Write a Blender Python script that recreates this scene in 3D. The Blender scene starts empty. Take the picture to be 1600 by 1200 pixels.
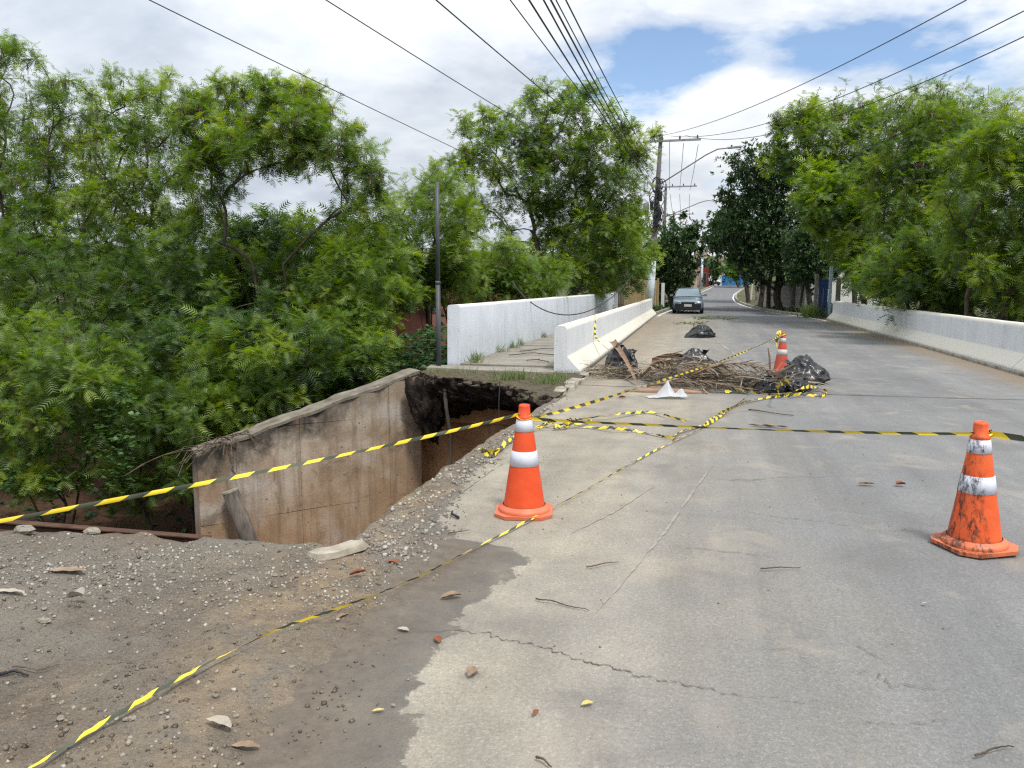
import bpy, math, random
import numpy as np
from mathutils import Vector, Matrix

# ------------------------------------------------------------------ camera
SC = bpy.context.scene
COL = SC.collection
CAM_H = 1.55
PIT = math.atan(154 / 1200.0)
YAW = math.atan(305 / 1200.0 * math.cos(PIT))
cam_d = bpy.data.cameras.new('camera')
cam_d.sensor_width = 36.0
cam_d.lens = 27.0
cam_d.clip_start = 0.05
cam_d.clip_end = 4000
cam = bpy.data.objects.new('camera', cam_d)
cam.location = (0, 0, CAM_H)
cam.rotation_euler = (math.pi / 2 - PIT, 0, YAW)
COL.objects.link(cam)
SC.camera = cam

# ------------------------------------------------------------------ colour management
SC.view_settings.view_transform = 'Standard'
SC.view_settings.look = 'None'
SC.view_settings.gamma = 1.0
SC.view_settings.use_curve_mapping = False
SC.view_settings.exposure = 0.52
SC.render.engine = 'CYCLES'
SC.cycles.use_denoising = False
SC.cycles.filter_width = 1.3
SC.cycles.sample_clamp_indirect = 4.0
SC.cycles.max_bounces = 8
SC.cycles.transparent_max_bounces = 8

SUN_EL, SUN_AZ = math.radians(62), math.radians(135)   # azimuth clockwise from +Y

def N(nt, t, ins=None, **props):
    n = nt.nodes.new(t)
    for k, v in props.items():
        setattr(n, k, v)
    for k, v in (ins or {}).items():
        s = n.inputs[k]
        if isinstance(v, bpy.types.NodeSocket):
            nt.links.new(v, s)
        else:
            s.default_value = v
    return n

def ramp(nt, fac, stops, interp='LINEAR'):
    r = N(nt, 'ShaderNodeValToRGB', {'Fac': fac})
    cr = r.color_ramp
    cr.interpolation = interp
    while len(cr.elements) < len(stops):
        cr.elements.new(0.5)
    for e, (p, c) in zip(cr.elements, stops):
        e.position = p
        e.color = (c, c, c, 1) if isinstance(c, (int, float)) else (*c, 1)
    return r.outputs[0]

def math_(nt, op, a, b=0.0, c=0.0):
    n = nt.nodes.new('ShaderNodeMath'); n.operation = op
    for i, v in enumerate((a, b, c)):
        if isinstance(v, bpy.types.NodeSocket): nt.links.new(v, n.inputs[i])
        else: n.inputs[i].default_value = v
    return n.outputs[0]

def mix(nt, fac, a, b, mode='MIX'):
    n = nt.nodes.new('ShaderNodeMix'); n.data_type = 'RGBA'; n.blend_type = mode
    for k, v in (('Factor', fac), ('A', a), ('B', b)):
        s = [i for i in n.inputs if i.name == k and (i.type == 'RGBA' or k == 'Factor' and i.type == 'VALUE')][0]
        if isinstance(v, bpy.types.NodeSocket): nt.links.new(v, s)
        else: s.default_value = (*v, 1) if isinstance(v, tuple) and len(v) == 3 else v
    return [o for o in n.outputs if o.type == 'RGBA'][0]

def noise(nt, vec, scale, detail=4, rough=0.55, dist=0.0, out='Fac'):
    ins = {'Scale': scale, 'Detail': detail, 'Roughness': rough, 'Distortion': dist}
    if vec is not None: ins['Vector'] = vec
    return N(nt, 'ShaderNodeTexNoise', ins).outputs[out]

# ------------------------------------------------------------------ world: blue sky behind broken cloud
world = bpy.data.worlds.new('World'); SC.world = world
world.use_nodes = True
wt = world.node_tree; wt.nodes.clear()
sky = N(wt, 'ShaderNodeTexSky', sky_type='NISHITA', sun_disc=False, sun_elevation=SUN_EL, sun_rotation=SUN_AZ, air_density=1.0, dust_density=0.2, ozone_density=3.0)
tc = N(wt, 'ShaderNodeTexCoord')
sep = N(wt, 'ShaderNodeSeparateXYZ', {0: tc.outputs['Generated']})
zc = math_(wt, 'MAXIMUM', sep.outputs[2], 0.0)
den = math_(wt, 'ADD', zc, 0.35)
cx = math_(wt, 'DIVIDE', sep.outputs[0], den)
cy = math_(wt, 'DIVIDE', sep.outputs[1], den)
cv = N(wt, 'ShaderNodeCombineXYZ', {0: cx, 1: cy, 2: 0.0}).outputs[0]
cmap = N(wt, 'ShaderNodeMapping', {0: cv, 'Location': (3.1, 1.7, 0.0), 'Scale': (1.0, 1.25, 1.0)}).outputs[0]
n_cov = noise(wt, cmap, 1.8, 9, 0.56, 0.35)
n_mid = noise(wt, cmap, 4.0, 8, 0.6, 0.2)
n_shade = noise(wt, N(wt, 'ShaderNodeMapping', {0: cv, 'Location': (9.0, 4.0, 2.0)}).outputs[0], 2.3, 7, 0.55, 0.3)
# the cloud deck thins out towards the right of the road
thin = N(wt, 'ShaderNodeMapRange', {0: cx, 1: -0.6, 2: 0.2, 3: 0.24, 4: 0.10}).outputs[0]
# breaks in the cloud deck ahead, where blue shows
for gx_, gy_, rx_, ry_, k_ in ((-0.145, 1.655, 0.17, 0.16, 0.30), (0.16, 1.575, 0.30, 0.09, 0.26), (-0.10, 1.50, 0.35, 0.05, 0.15)):
    ex = math_(wt, 'DIVIDE', math_(wt, 'SUBTRACT', cx, gx_), rx_); ey = math_(wt, 'DIVIDE', math_(wt, 'SUBTRACT', cy, gy_), ry_)
    q2 = math_(wt, 'ADD', math_(wt, 'MULTIPLY', ex, ex), math_(wt, 'MULTIPLY', ey, ey))
    thin = math_(wt, 'SUBTRACT', thin, math_(wt, 'MULTIPLY', math_(wt, 'EXPONENT', math_(wt, 'MULTIPLY', q2, -1.0)), k_))
cov = math_(wt, 'ADD', math_(wt, 'ADD', n_cov, thin), math_(wt, 'MULTIPLY', math_(wt, 'SUBTRACT', n_mid, 0.15), 0.5))
cmask = ramp(wt, cov, [(0.545, 0.05), (0.64, 0.62), (0.74, 1.0)])
shade = math_(wt, 'ADD', math_(wt, 'MULTIPLY', n_shade, 0.75), math_(wt, 'MULTIPLY', n_mid, 0.3))
ccol = ramp(wt, shade, [(0.36, (0.385, 0.43, 0.49)), (0.48, (0.52, 0.555, 0.605)), (0.58, (0.65, 0.675, 0.70)), (0.70, (0.76, 0.77, 0.78))])
# an overcast dome is about twice as bright overhead as near the horizon
elev = N(wt, 'ShaderNodeMapRange', {0: sep.outputs[2], 1: 0.15, 2: 1.0, 3: 0.98, 4: 1.95}).outputs[0]
bg_sky = N(wt, 'ShaderNodeBackground', {'Color': sky.outputs[0], 'Strength': 0.12})
ccol = mix(wt, N(wt, 'ShaderNodeMapRange', {0: cx, 1: -0.2, 2: -0.8, 3: 0.0, 4: 1.0}).outputs[0], ccol, mix(wt, 1.0, ccol, (0.88, 0.905, 0.935), 'MULTIPLY'))
bg_cl = N(wt, 'ShaderNodeBackground', {'Color': ccol, 'Strength': elev})
mx = N(wt, 'ShaderNodeMixShader', {0: cmask, 1: bg_sky.outputs[0], 2: bg_cl.outputs[0]})
wo = N(wt, 'ShaderNodeOutputWorld', {0: mx.outputs[0]})

# ------------------------------------------------------------------ sun, veiled by thin cloud
sd = bpy.data.lights.new('sun', 'SUN')
sd.energy = 2.3; sd.angle = math.radians(9); sd.color = (1.0, 0.955, 0.88)
sun = bpy.data.objects.new('sun', sd)
sdir = Vector((math.sin(SUN_AZ) * math.cos(SUN_EL), math.cos(SUN_AZ) * math.cos(SUN_EL), math.sin(SUN_EL)))
sun.rotation_euler = sdir.to_track_quat('Z', 'Y').to_euler()
sun.location = (0, -20, 60)
COL.objects.link(sun)

# ================================================================== helpers
R = random.Random(7)
def ray(px, py):
    a = (px - 800) / 1200.0; b = (600 - py) / 1200.0
    fy = math.cos(PIT) + b * math.sin(PIT); fz = -math.sin(PIT) + b * math.cos(PIT)
    return Vector((a * math.cos(YAW) - fy * math.sin(YAW), a * math.sin(YAW) + fy * math.cos(YAW), fz))
def gnd(px, py, z=0.0):
    d = ray(px, py); t = (z - CAM_H) / d.z
    return Vector((d.x * t, d.y * t, z))
def at(px, py, Y):
    d = ray(px, py); t = Y / d.y
    return Vector((d.x * t, Y, CAM_H + d.z * t))

def _h(ix, iy, iz, seed):
    n = (ix * 374761393 + iy * 668265263 + iz * 2147483647 + seed * 1274126177) & 0xFFFFFFFF
    n = ((n ^ (n >> 13)) * 1274126177) & 0xFFFFFFFF
    n = n ^ (n >> 16)
    return (n & 0xFFFF) / 65535.0
def vn(x, y, z=0.0, seed=0):
    x = np.asarray(x, float); y = np.asarray(y, float) + 0 * x; z = np.asarray(z, float) + 0 * x
    x, y, z = np.broadcast_arrays(x, y, z)
    xi, yi, zi = np.floor(x).astype(np.int64), np.floor(y).astype(np.int64), np.floor(z).astype(np.int64)
    fx, fy, fz = x - xi, y - yi, z - zi
    s = lambda t: t * t * (3 - 2 * t)
    fx, fy, fz = s(fx), s(fy), s(fz)
    r = 0
    for dx in (0, 1):
        for dy in (0, 1):
            for dz in (0, 1):
                w = (fx if dx else 1 - fx) * (fy if dy else 1 - fy) * (fz if dz else 1 - fz)
                r = r + w * _h(xi + dx, yi + dy, zi + dz, seed)
    return r
def fbm(x, y, z=0.0, seed=0, oct=4):
    r = 0; a = 0.5
    for i in range(oct):
        k = 2.03 ** i
        r = r + a * (vn(np.asarray(x) * k, np.asarray(y) * k, np.asarray(z) * k, seed + i * 7) - 0.5)
        a *= 0.5
    return r
def sstep(a, b, x):
    t = np.clip((np.asarray(x, float) - a) / (b - a), 0, 1)
    return t * t * (3 - 2 * t)

def tag(o, label=None, cat=None, group=None, kind=None):
    if label: o['label'] = label
    if cat: o['category'] = cat
    if group: o['group'] = group
    if kind: o['kind'] = kind
    return o
def empty(name, loc=(0, 0, 0), rz=0.0):
    o = bpy.data.objects.new(name, None); COL.objects.link(o)
    o.location = loc; o.rotation_euler = (0, 0, rz); o.empty_display_size = 0.2
    return o
def thing(name, label, cat, loc=(0, 0, 0), rz=0.0, group=None):
    return tag(empty(name, loc, rz), label, cat, group)
def copy_tree(o, parent=None):
    c = o.copy(); COL.objects.link(c); c.parent = parent
    for ch in list(o.children): copy_tree(ch, c)
    return c
def link_mesh(name, me, mat, parent=None, smooth=False):
    o = bpy.data.objects.new(name, me); COL.objects.link(o)
    if mat: me.materials.append(mat)
    if parent: o.parent = parent
    if smooth: me.polygons.foreach_set('use_smooth', [True] * len(me.polygons))
    return o

class MB:
    """collects shapes and links them as ONE mesh object"""
    def __init__(s): s.v = []; s.f = []; s.uv = None
    def add(s, vs, fs):
        n = len(s.v); s.v += [tuple(v) for v in vs]; s.f += [tuple(i + n for i in f) for f in fs]; return s
    def box(s, x0, x1, y0, y1, z0, z1, b=0.0):
        if b <= 0:
            vs = [(x, y, z) for z in (z0, z1) for y in (y0, y1) for x in (x0, x1)]
            return s.add(vs, [(0, 2, 3, 1), (4, 5, 7, 6), (0, 1, 5, 4), (2, 6, 7, 3), (0, 4, 6, 2), (1, 3, 7, 5)])
        return s.prism([(x0 + b, y0), (x1 - b, y0), (x1, y0 + b), (x1, y1 - b), (x1 - b, y1), (x0 + b, y1), (x0, y1 - b), (x0, y0 + b)], z0, z1)
    def prism(s, poly, z0, z1):
        n = len(poly)
        vs = [(x, y, z0) for x, y in poly] + [(x, y, z1) for x, y in poly]
        return s.add(vs, [tuple(range(n - 1, -1, -1)), tuple(range(n, 2 * n))] + [(i, (i + 1) % n, n + (i + 1) % n, n + i) for i in range(n)])
    def sweep(s, prof, path, closed=True, caps=True, up=(0, 0, 1)):
        """prof: (lateral, vertical) points; path: points"""
        n = len(prof); pts = [Vector(p) for p in path]; U = Vector(up); vs = []
        for i, p in enumerate(pts):
            t = (pts[min(i + 1, len(pts) - 1)] - pts[max(i - 1, 0)]).normalized()
            r = t.cross(U).normalized()
            vs += [p + r * a + U * b for a, b in prof]
        fs = []
        for i in range(len(pts) - 1):
            for j in range(n if closed else n - 1):
                k = (j + 1) % n
                fs.append((i * n + j, i * n + k, (i + 1) * n + k, (i + 1) * n + j))
        if caps and closed:
            fs.append(tuple(range(n - 1, -1, -1))); m = (len(pts) - 1) * n; fs.append(tuple(range(m, m + n)))
        return s.add(vs, fs)
    def tube(s, path, rad, seg=8, caps=True):
        pts = [Vector(p) for p in path]
        rr = rad if isinstance(rad, (list, tuple)) else [rad] * len(pts)
        vs = []; fs = []; ref = None
        for i, p in enumerate(pts):
            t = (pts[min(i + 1, len(pts) - 1)] - pts[max(i - 1, 0)])
            t = t.normalized() if t.length > 1e-9 else Vector((0, 0, 1))
            if ref is None: ref = Vector((1, 0, 0)) if abs(t.x) < 0.8 else Vector((0, 1, 0))
            a = (ref - t * ref.dot(t)).normalized(); b = t.cross(a); ref = a
            for j in range(seg):
                q = 2 * math.pi * j / seg
                vs.append(p + (a * math.cos(q) + b * math.sin(q)) * rr[i])
        for i in range(len(pts) - 1):
            for j in range(seg):
                k = (j + 1) % seg
                fs.append((i * seg + j, i * seg + k, (i + 1) * seg + k, (i + 1) * seg + j))
        if caps:
            fs.append(tuple(range(seg - 1, -1, -1))); m = (len(pts) - 1) * seg; fs.append(tuple(range(m, m + seg)))
        return s.add(vs, fs)
    def lathe(s, prof, seg=24, c=(0, 0, 0)):
        vs = []; fs = []; n = len(prof)
        for j in range(seg):
            q = 2 * math.pi * j / seg
            vs += [(c[0] + r * math.cos(q), c[1] + r * math.sin(q), c[2] + z) for r, z in prof]
        for j in range(seg):
            k = (j + 1) % seg
            for i in range(n - 1):
                fs.append((j * n + i, k * n + i, k * n + i + 1, j * n + i + 1))
        return s.add(vs, fs)
    def build(s, name, mat, parent=None, smooth=False):
        me = bpy.data.meshes.new(name); me.from_pydata(s.v, [], s.f); me.validate(); me.update()
        return link_mesh(name, me, mat, parent, smooth)

def np_mesh(name, V, F, mat, parent=None, smooth=False, face_attr=None, pt_attr=None):
    """V (n,3) F (m,k) arrays"""
    V = np.asarray(V, np.float32); F = np.asarray(F, np.int32); k = F.shape[1]
    me = bpy.data.meshes.new(name)
    me.vertices.add(len(V)); me.vertices.foreach_set('co', V.ravel())
    me.loops.add(F.size); me.loops.foreach_set('vertex_index', F.ravel())
    me.polygons.add(len(F))
    me.polygons.foreach_set('loop_start', np.arange(0, F.size, k, dtype=np.int32))
    me.update(calc_edges=True)
    for nm, a in (face_attr or {}).items():
        at_ = me.attributes.new(nm, 'FLOAT', 'FACE'); at_.data.foreach_set('value', np.asarray(a, np.float32))
    for nm, a in (pt_attr or {}).items():
        at_ = me.attributes.new(nm, 'FLOAT', 'POINT'); at_.data.foreach_set('value', np.asarray(a, np.float32))
    return link_mesh(name, me, mat, parent, smooth)
def grid_faces(nx, ny):
    i = np.arange(nx - 1); j = np.arange(ny - 1)
    I, J = np.meshgrid(i, j); a = (J * nx + I).ravel()
    return np.stack([a, a + 1, a + 1 + nx, a + nx], 1)

# ================================================================== materials
def base_mat(name, rough=0.8, spec=0.3):
    m = bpy.data.materials.new(name); m.use_nodes = True
    nt = m.node_tree; p = nt.nodes['Principled BSDF']
    p.inputs['Roughness'].default_value = rough
    p.inputs['Specular IOR Level'].default_value = spec
    return m, nt, p
def coord(nt, which='Object', scale=(1, 1, 1), loc=(0, 0, 0)):
    t = N(nt, 'ShaderNodeTexCoord')
    return N(nt, 'ShaderNodeMapping', {0: t.outputs[which], 'Scale': scale, 'Location': loc}).outputs[0]
def bump(nt, p, h, strength=0.4, dist=0.01):
    b = N(nt, 'ShaderNodeBump', {'Height': h, 'Strength': strength, 'Distance': dist})
    nt.links.new(b.outputs[0], p.inputs['Normal'])
def simple(name, c1, c2, scale=8.0, rough=0.7, spec=0.3, bs=0.3, bscale=40, metal=0.0, stretch=(1, 1, 1), bd=0.01, detail=5):
    m, nt, p = base_mat(name, rough, spec)
    v = coord(nt, 'Object', stretch)
    f = noise(nt, v, scale, detail, 0.6)
    nt.links.new(ramp(nt, f, [(0.32, c1), (0.68, c2)]), p.inputs['Base Color'])
    p.inputs['Metallic'].default_value = metal
    if bs: bump(nt, p, noise(nt, v, bscale, 4, 0.6), bs, bd)
    return m
M = {}
def leaf_mat(name, stops, trans=0.38):
    m = bpy.data.materials.new(name); m.use_nodes = True
    nt = m.node_tree; nt.nodes.clear()
    a = N(nt, 'ShaderNodeAttribute', attribute_name='tint')
    col = ramp(nt, a.outputs['Fac'], stops)
    d = N(nt, 'ShaderNodeBsdfDiffuse', {'Color': col})
    hs = N(nt, 'ShaderNodeHueSaturation', {'Hue': 0.488, 'Saturation': 1.12, 'Value': 1.55, 'Color': col})
    t = N(nt, 'ShaderNodeBsdfTranslucent', {'Color': hs.outputs[0]})
    x = N(nt, 'ShaderNodeMixShader', {0: trans, 1: d.outputs[0], 2: t.outputs[0]})
    g = N(nt, 'ShaderNodeBsdfGlossy', {'Color': (1, 1, 1, 1), 'Roughness': 0.5})
    y = N(nt, 'ShaderNodeMixShader', {0: 0.035, 1: x.outputs[0], 2: g.outputs[0]})
    N(nt, 'ShaderNodeOutputMaterial', {0: y.outputs[0]})
    return m
M['feather'] = leaf_mat('feathery_leaf', [(0.0, (0.032, 0.076, 0.014)), (0.35, (0.078, 0.150, 0.020)), (0.72, (0.168, 0.268, 0.024)), (1.0, (0.275, 0.350, 0.045))], 0.5)
M['broad'] = leaf_mat('broad_dark_leaf', [(0.0, (0.020, 0.050, 0.016)), (0.6, (0.040, 0.088, 0.022)), (1.0, (0.085, 0.145, 0.034))], 0.25)
M['bright'] = leaf_mat('bright_leaf', [(0.0, (0.05, 0.11, 0.015)), (0.6, (0.09, 0.18, 0.025)), (1.0, (0.15, 0.24, 0.04))], 0.4)
M['vine'] = leaf_mat('creeper_leaf', [(0.0, (0.022, 0.060, 0.018)), (0.6, (0.045, 0.105, 0.028)), (1.0, (0.085, 0.160, 0.040))], 0.3)
M['grass'] = leaf_mat('grass_blade', [(0.0, (0.06, 0.11, 0.02)), (0.6, (0.11, 0.17, 0.035)), (1.0, (0.22, 0.22, 0.08))], 0.35)
M['pods'] = leaf_mat('dry_pods', [(0.0, (0.045, 0.028, 0.016)), (1.0, (0.15, 0.095, 0.050))], 0.2)
M['bark'] = simple('bark', (0.045, 0.036, 0.028), (0.12, 0.10, 0.08), 6, 0.9, 0.1, 0.6, 30, stretch=(3, 3, 0.6))
M['straw'] = leaf_mat('dry_straw', [(0.0, (0.085, 0.065, 0.045)), (0.5, (0.20, 0.165, 0.12)), (1.0, (0.36, 0.31, 0.23))], 0.15)
M['sheath'] = simple('palm_sheath', (0.15, 0.085, 0.05), (0.30, 0.19, 0.125), 5, 0.6, 0.3, 0.4, 18, stretch=(0.4, 4, 4))

def asphalt():
    m, nt, p = base_mat('asphalt', 0.88, 0.25)
    g = N(nt, 'ShaderNodeNewGeometry').outputs['Position']
    s = N(nt, 'ShaderNodeSeparateXYZ', {0: g})
    big = noise(nt, g, 0.55, 5, 0.6, 0.4)
    fine = noise(nt, g, 55, 3, 0.7)
    fine2 = noise(nt, g, 190, 2, 0.7)
    vor = N(nt, 'ShaderNodeTexVoronoi', {'Vector': g, 'Scale': 150.0})
    # sandy dust towards the broken edge, blue-grey binder towards the middle
    dx = math_(nt, 'ADD', s.outputs[0], math_(nt, 'MULTIPLY', math_(nt, 'SUBTRACT', big, 0.5), 3.4))
    dusty = N(nt, 'ShaderNodeMapRange', {0: dx, 1: -0.9, 2: 0.95, 3: 1.0, 4: 0.0}).outputs[0]
    grey = ramp(nt, big, [(0.3, (0.150, 0.150, 0.152)), (0.7, (0.208, 0.206, 0.202))])
    sand = ramp(nt, noise(nt, g, 2.2, 6, 0.65), [(0.3, (0.220, 0.200, 0.166)), (0.7, (0.320, 0.288, 0.233))])
    # tyre-polished streaks along the road
    st = noise(nt, N(nt, 'ShaderNodeMapping', {0: g, 'Scale': (2.2, 0.10, 1)}).outputs[0], 1.0, 5, 0.6)
    c = mix(nt, dusty, grey, sand)
    c = mix(nt, 0.55, c, ramp(nt, st, [(0.32, 0.72), (0.68, 1.22)]), 'MULTIPLY')
    # the far lane beyond the bridge was resurfaced
    newer = N(nt, 'ShaderNodeMapRange', {0: math_(nt, 'ADD', s.outputs[1], math_(nt, 'MULTIPLY', s.outputs[0], 1.6)), 1: 38.0, 2: 41.0, 3: 0.0, 4: 0.8}).outputs[0]
    c = mix(nt, newer, c, (0.125, 0.128, 0.136))
    sp = ramp(nt, N(nt, 'ShaderNodeSeparateColor', {0: vor.outputs['Color']}).outputs[0], [(0.0, 0.80), (0.5, 0.97), (0.9, 1.05), (0.96, 1.45)])
    c = mix(nt, 0.5, c, sp, 'MULTIPLY')
    c = mix(nt, 0.7, c, ramp(nt, fine, [(0.3, 0.76), (0.7, 1.22)]), 'MULTIPLY')
    # blotches of dried mud and oil
    bl = noise(nt, g, 1.7, 6, 0.62, 0.6)
    c = mix(nt, ramp(nt, bl, [(0.55, 0.0), (0.70, 0.5)]), c, (0.33, 0.29, 0.23))
    c = mix(nt, ramp(nt, noise(nt, N(nt, 'ShaderNodeMapping', {0: g, 'Location': (5, 9, 0)}).outputs[0], 1.2, 5, 0.6, 0.4), [(0.56, 0.0), (0.70, 0.5)]), c, (0.125, 0.12, 0.115))
    # damp mud film washed over the edge: attribute = metres inside its outline
    fa = N(nt, 'ShaderNodeAttribute', attribute_name='film').outputs['Fac']
    fd = math_(nt, 'ADD', fa, math_(nt, 'MULTIPLY', math_(nt, 'SUBTRACT', noise(nt, g, 5.5, 8, 0.68, 0.5), 0.5), 0.46))
    film = ramp(nt, fd, [(0.0, 0.0), (0.02, 0.72), (0.12, 0.80), (0.4, 0.95)])
    mud = ramp(nt, noise(nt, g, 3.5, 7, 0.7, 0.3), [(0.30, (0.050, 0.046, 0.042)), (0.48, (0.085, 0.077, 0.069)), (0.62, (0.120, 0.102, 0.083)), (0.74, (0.22, 0.175, 0.125))])
    mud = mix(nt, 0.6, mud, ramp(nt, fine2, [(0.3, 0.7), (0.7, 1.35)]), 'MULTIPLY')
    brn = ramp(nt, fd, [(0.08, 0.0), (0.36, 0.9)])
    mud = mix(nt, brn, mud, mix(nt, 0.8, (0.125, 0.100, 0.077), ramp(nt, noise(nt, g, 13, 6, 0.7), [(0.3, 0.6), (0.7, 1.4)]), 'MULTIPLY'))
    c = mix(nt, film, c, mud)
    # silt along the barrier feet
    rx = math_(nt, 'ADD', s.outputs[0], math_(nt, 'MULTIPLY', math_(nt, 'SUBTRACT', noise(nt, g, 1.3, 6, 0.65), 0.5), 1.1))
    silt = N(nt, 'ShaderNodeMapRange', {0: rx, 1: 4.45, 2: 5.1, 3: 0.0, 4: 0.85}).outputs[0]
    onb = N(nt, 'ShaderNodeMapRange', {0: s.outputs[1], 1: 36.0, 2: 40.0, 3: 1.0, 4: 0.0}).outputs[0]
    c = mix(nt, math_(nt, 'MULTIPLY', silt, onb), c, (0.20, 0.155, 0.105))
    lsilt = N(nt, 'ShaderNodeMapRange', {0: rx, 1: -0.9, 2: -1.9, 3: 0.0, 4: 0.7}).outputs[0]
    onl = N(nt, 'ShaderNodeMapRange', {0: s.outputs[1], 1: 10.0, 2: 13.5, 3: 0.0, 4: 1.0}).outputs[0]
    c = mix(nt, math_(nt, 'MULTIPLY', math_(nt, 'MULTIPLY', lsilt, onl), onb), c, (0.23, 0.185, 0.135))
    nt.links.new(c, p.inputs['Base Color'])
    nt.links.new(mix(nt, film, (0.9, 0.9, 0.9), (0.62, 0.62, 0.62)), p.inputs['Roughness'])
    hgt = math_(nt, 'ADD', math_(nt, 'MULTIPLY', fine, 0.6), math_(nt, 'MULTIPLY', vor.outputs['Distance'], 0.8))
    bump(nt, p, hgt, 0.55, 0.006)
    return m
M['asphalt'] = asphalt()

def dirt():
    m, nt, p = base_mat('dirt', 0.95, 0.15)
    g = N(nt, 'ShaderNodeNewGeometry').outputs['Position']
    s = N(nt, 'ShaderNodeSeparateXYZ', {0: g})
    a = noise(nt, g, 1.3, 7, 0.65, 0.5); b = noise(nt, g, 14, 6, 0.7); f = noise(nt, g, 85, 4, 0.75)
    c = ramp(nt, a, [(0.30, (0.105, 0.082, 0.063)), (0.45, (0.170, 0.136, 0.105)), (0.55, (0.215, 0.170, 0.125)), (0.66, (0.37, 0.275, 0.17))])
    c = mix(nt, 0.75, c, ramp(nt, b, [(0.28, 0.55), (0.72, 1.35)]), 'MULTIPLY')
    c = mix(nt, 0.7, c, ramp(nt, f, [(0.3, 0.55), (0.7, 1.45)]), 'MULTIPLY')
    grey = ramp(nt, noise(nt, N(nt, 'ShaderNodeMapping', {0: g, 'Location': (7, 2, 0)}).outputs[0], 0.9, 5, 0.6), [(0.40, 0.1), (0.58, 0.85)])
    c = mix(nt, grey, c, mix(nt, 0.8, (0.225, 0.203, 0.172), ramp(nt, f, [(0.3, 0.6), (0.7, 1.4)]), 'MULTIPLY'))
    ta = N(nt, 'ShaderNodeAttribute', attribute_name='silt').outputs['Fac']
    tm = math_(nt, 'MULTIPLY', ta, ramp(nt, noise(nt, g, 4.5, 7, 0.7, 0.4), [(0.40, 0.05), (0.58, 0.75)]))
    c = mix(nt, tm, c, mix(nt, 0.8, (0.335, 0.255, 0.165), ramp(nt, b, [(0.28, 0.6), (0.72, 1.3)]), 'MULTIPLY'))
    # leaf-litter soil and weeds away from the road works; red earth down the cut
    far = N(nt, 'ShaderNodeMapRange', {0: s.outputs[1], 1: 13.0, 2: 17.0, 3: 0.0, 4: 1.0}).outputs[0]
    green = ramp(nt, noise(nt, g, 0.8, 6, 0.65), [(0.3, (0.045, 0.060, 0.022)), (0.55, (0.10, 0.095, 0.055)), (0.75, (0.20, 0.165, 0.115))])
    c = mix(nt, far, c, green)
    deep = N(nt, 'ShaderNodeMapRange', {0: s.outputs[2], 1: -0.25, 2: -1.0, 3: 0.0, 4: 1.0}).outputs[0]
    red = ramp(nt, b, [(0.3, (0.050, 0.028, 0.018)), (0.7, (0.125, 0.070, 0.042))])
    c = mix(nt, deep, c, red)
    nt.links.new(c, p.inputs['Base Color'])
    hgt = math_(nt, 'ADD', math_(nt, 'MULTIPLY', b, 1.0), math_(nt, 'MULTIPLY', f, 0.35))
    bump(nt, p, hgt, 1.0, 0.045)
    return m
M['dirt'] = dirt()

def whitewash(name, tint=(0.70, 0.72, 0.74), low=(0.60, 0.57, 0.50)):
    m, nt, p = base_mat(name, 0.85, 0.2)
    g = N(nt, 'ShaderNodeNewGeometry').outputs['Position']
    s = N(nt, 'ShaderNodeSeparateXYZ', {0: g})
    st = noise(nt, N(nt, 'ShaderNodeMapping', {0: g, 'Scale': (6, 6, 0.55)}).outputs[0], 1.0, 7, 0.68)
    bl = noise(nt, g, 1.6, 6, 0.62); f = noise(nt, g, 38, 5, 0.7)
    chip = noise(nt, g, 5.5, 7, 0.75, 0.4)
    c = mix(nt, ramp(nt, bl, [(0.3, 0.0), (0.7, 1.0)]), tint, (tint[0] * 0.84, tint[1] * 0.86, tint[2] * 0.88))
    c = mix(nt, ramp(nt, st, [(0.50, 0.0), (0.72, 0.5)]), c, (0.42, 0.43, 0.43))
    c = mix(nt, ramp(nt, chip, [(0.63, 0.0), (0.67, 0.7)]), c, (0.33, 0.31, 0.28))
    c = mix(nt, ramp(nt, noise(nt, g, 9, 6, 0.72), [(0.62, 0.0), (0.74, 0.7)]), c, (0.34, 0.33, 0.31))
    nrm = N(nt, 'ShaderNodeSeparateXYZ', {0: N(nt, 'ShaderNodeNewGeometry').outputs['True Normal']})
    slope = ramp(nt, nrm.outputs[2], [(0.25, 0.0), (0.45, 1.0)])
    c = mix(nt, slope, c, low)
    foot = N(nt, 'ShaderNodeMapRange', {0: math_(nt, 'ADD', s.outputs[2], math_(nt, 'MULTIPLY', math_(nt, 'SUBTRACT', f, 0.5), 0.22)), 1: 0.03, 2: 0.11, 3: 0.85, 4: 0.0}).outputs[0]
    c = mix(nt, foot, c, (0.17, 0.155, 0.125))
    c = mix(nt, 0.45, c, ramp(nt, f, [(0.3, 0.75), (0.7, 1.15)]), 'MULTIPLY')
    nt.links.new(c, p.inputs['Base Color'])
    bump(nt, p, math_(nt, 'ADD', f, math_(nt, 'MULTIPLY', bl, 0.8)), 0.35, 0.01)
    return m
M['barrier'] = whitewash('barrier_whitewash', (0.68, 0.69, 0.70), (0.66, 0.63, 0.55))
M['parapet'] = whitewash('parapet_limewash', (0.70, 0.735, 0.78), (0.72, 0.70, 0.65))

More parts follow.
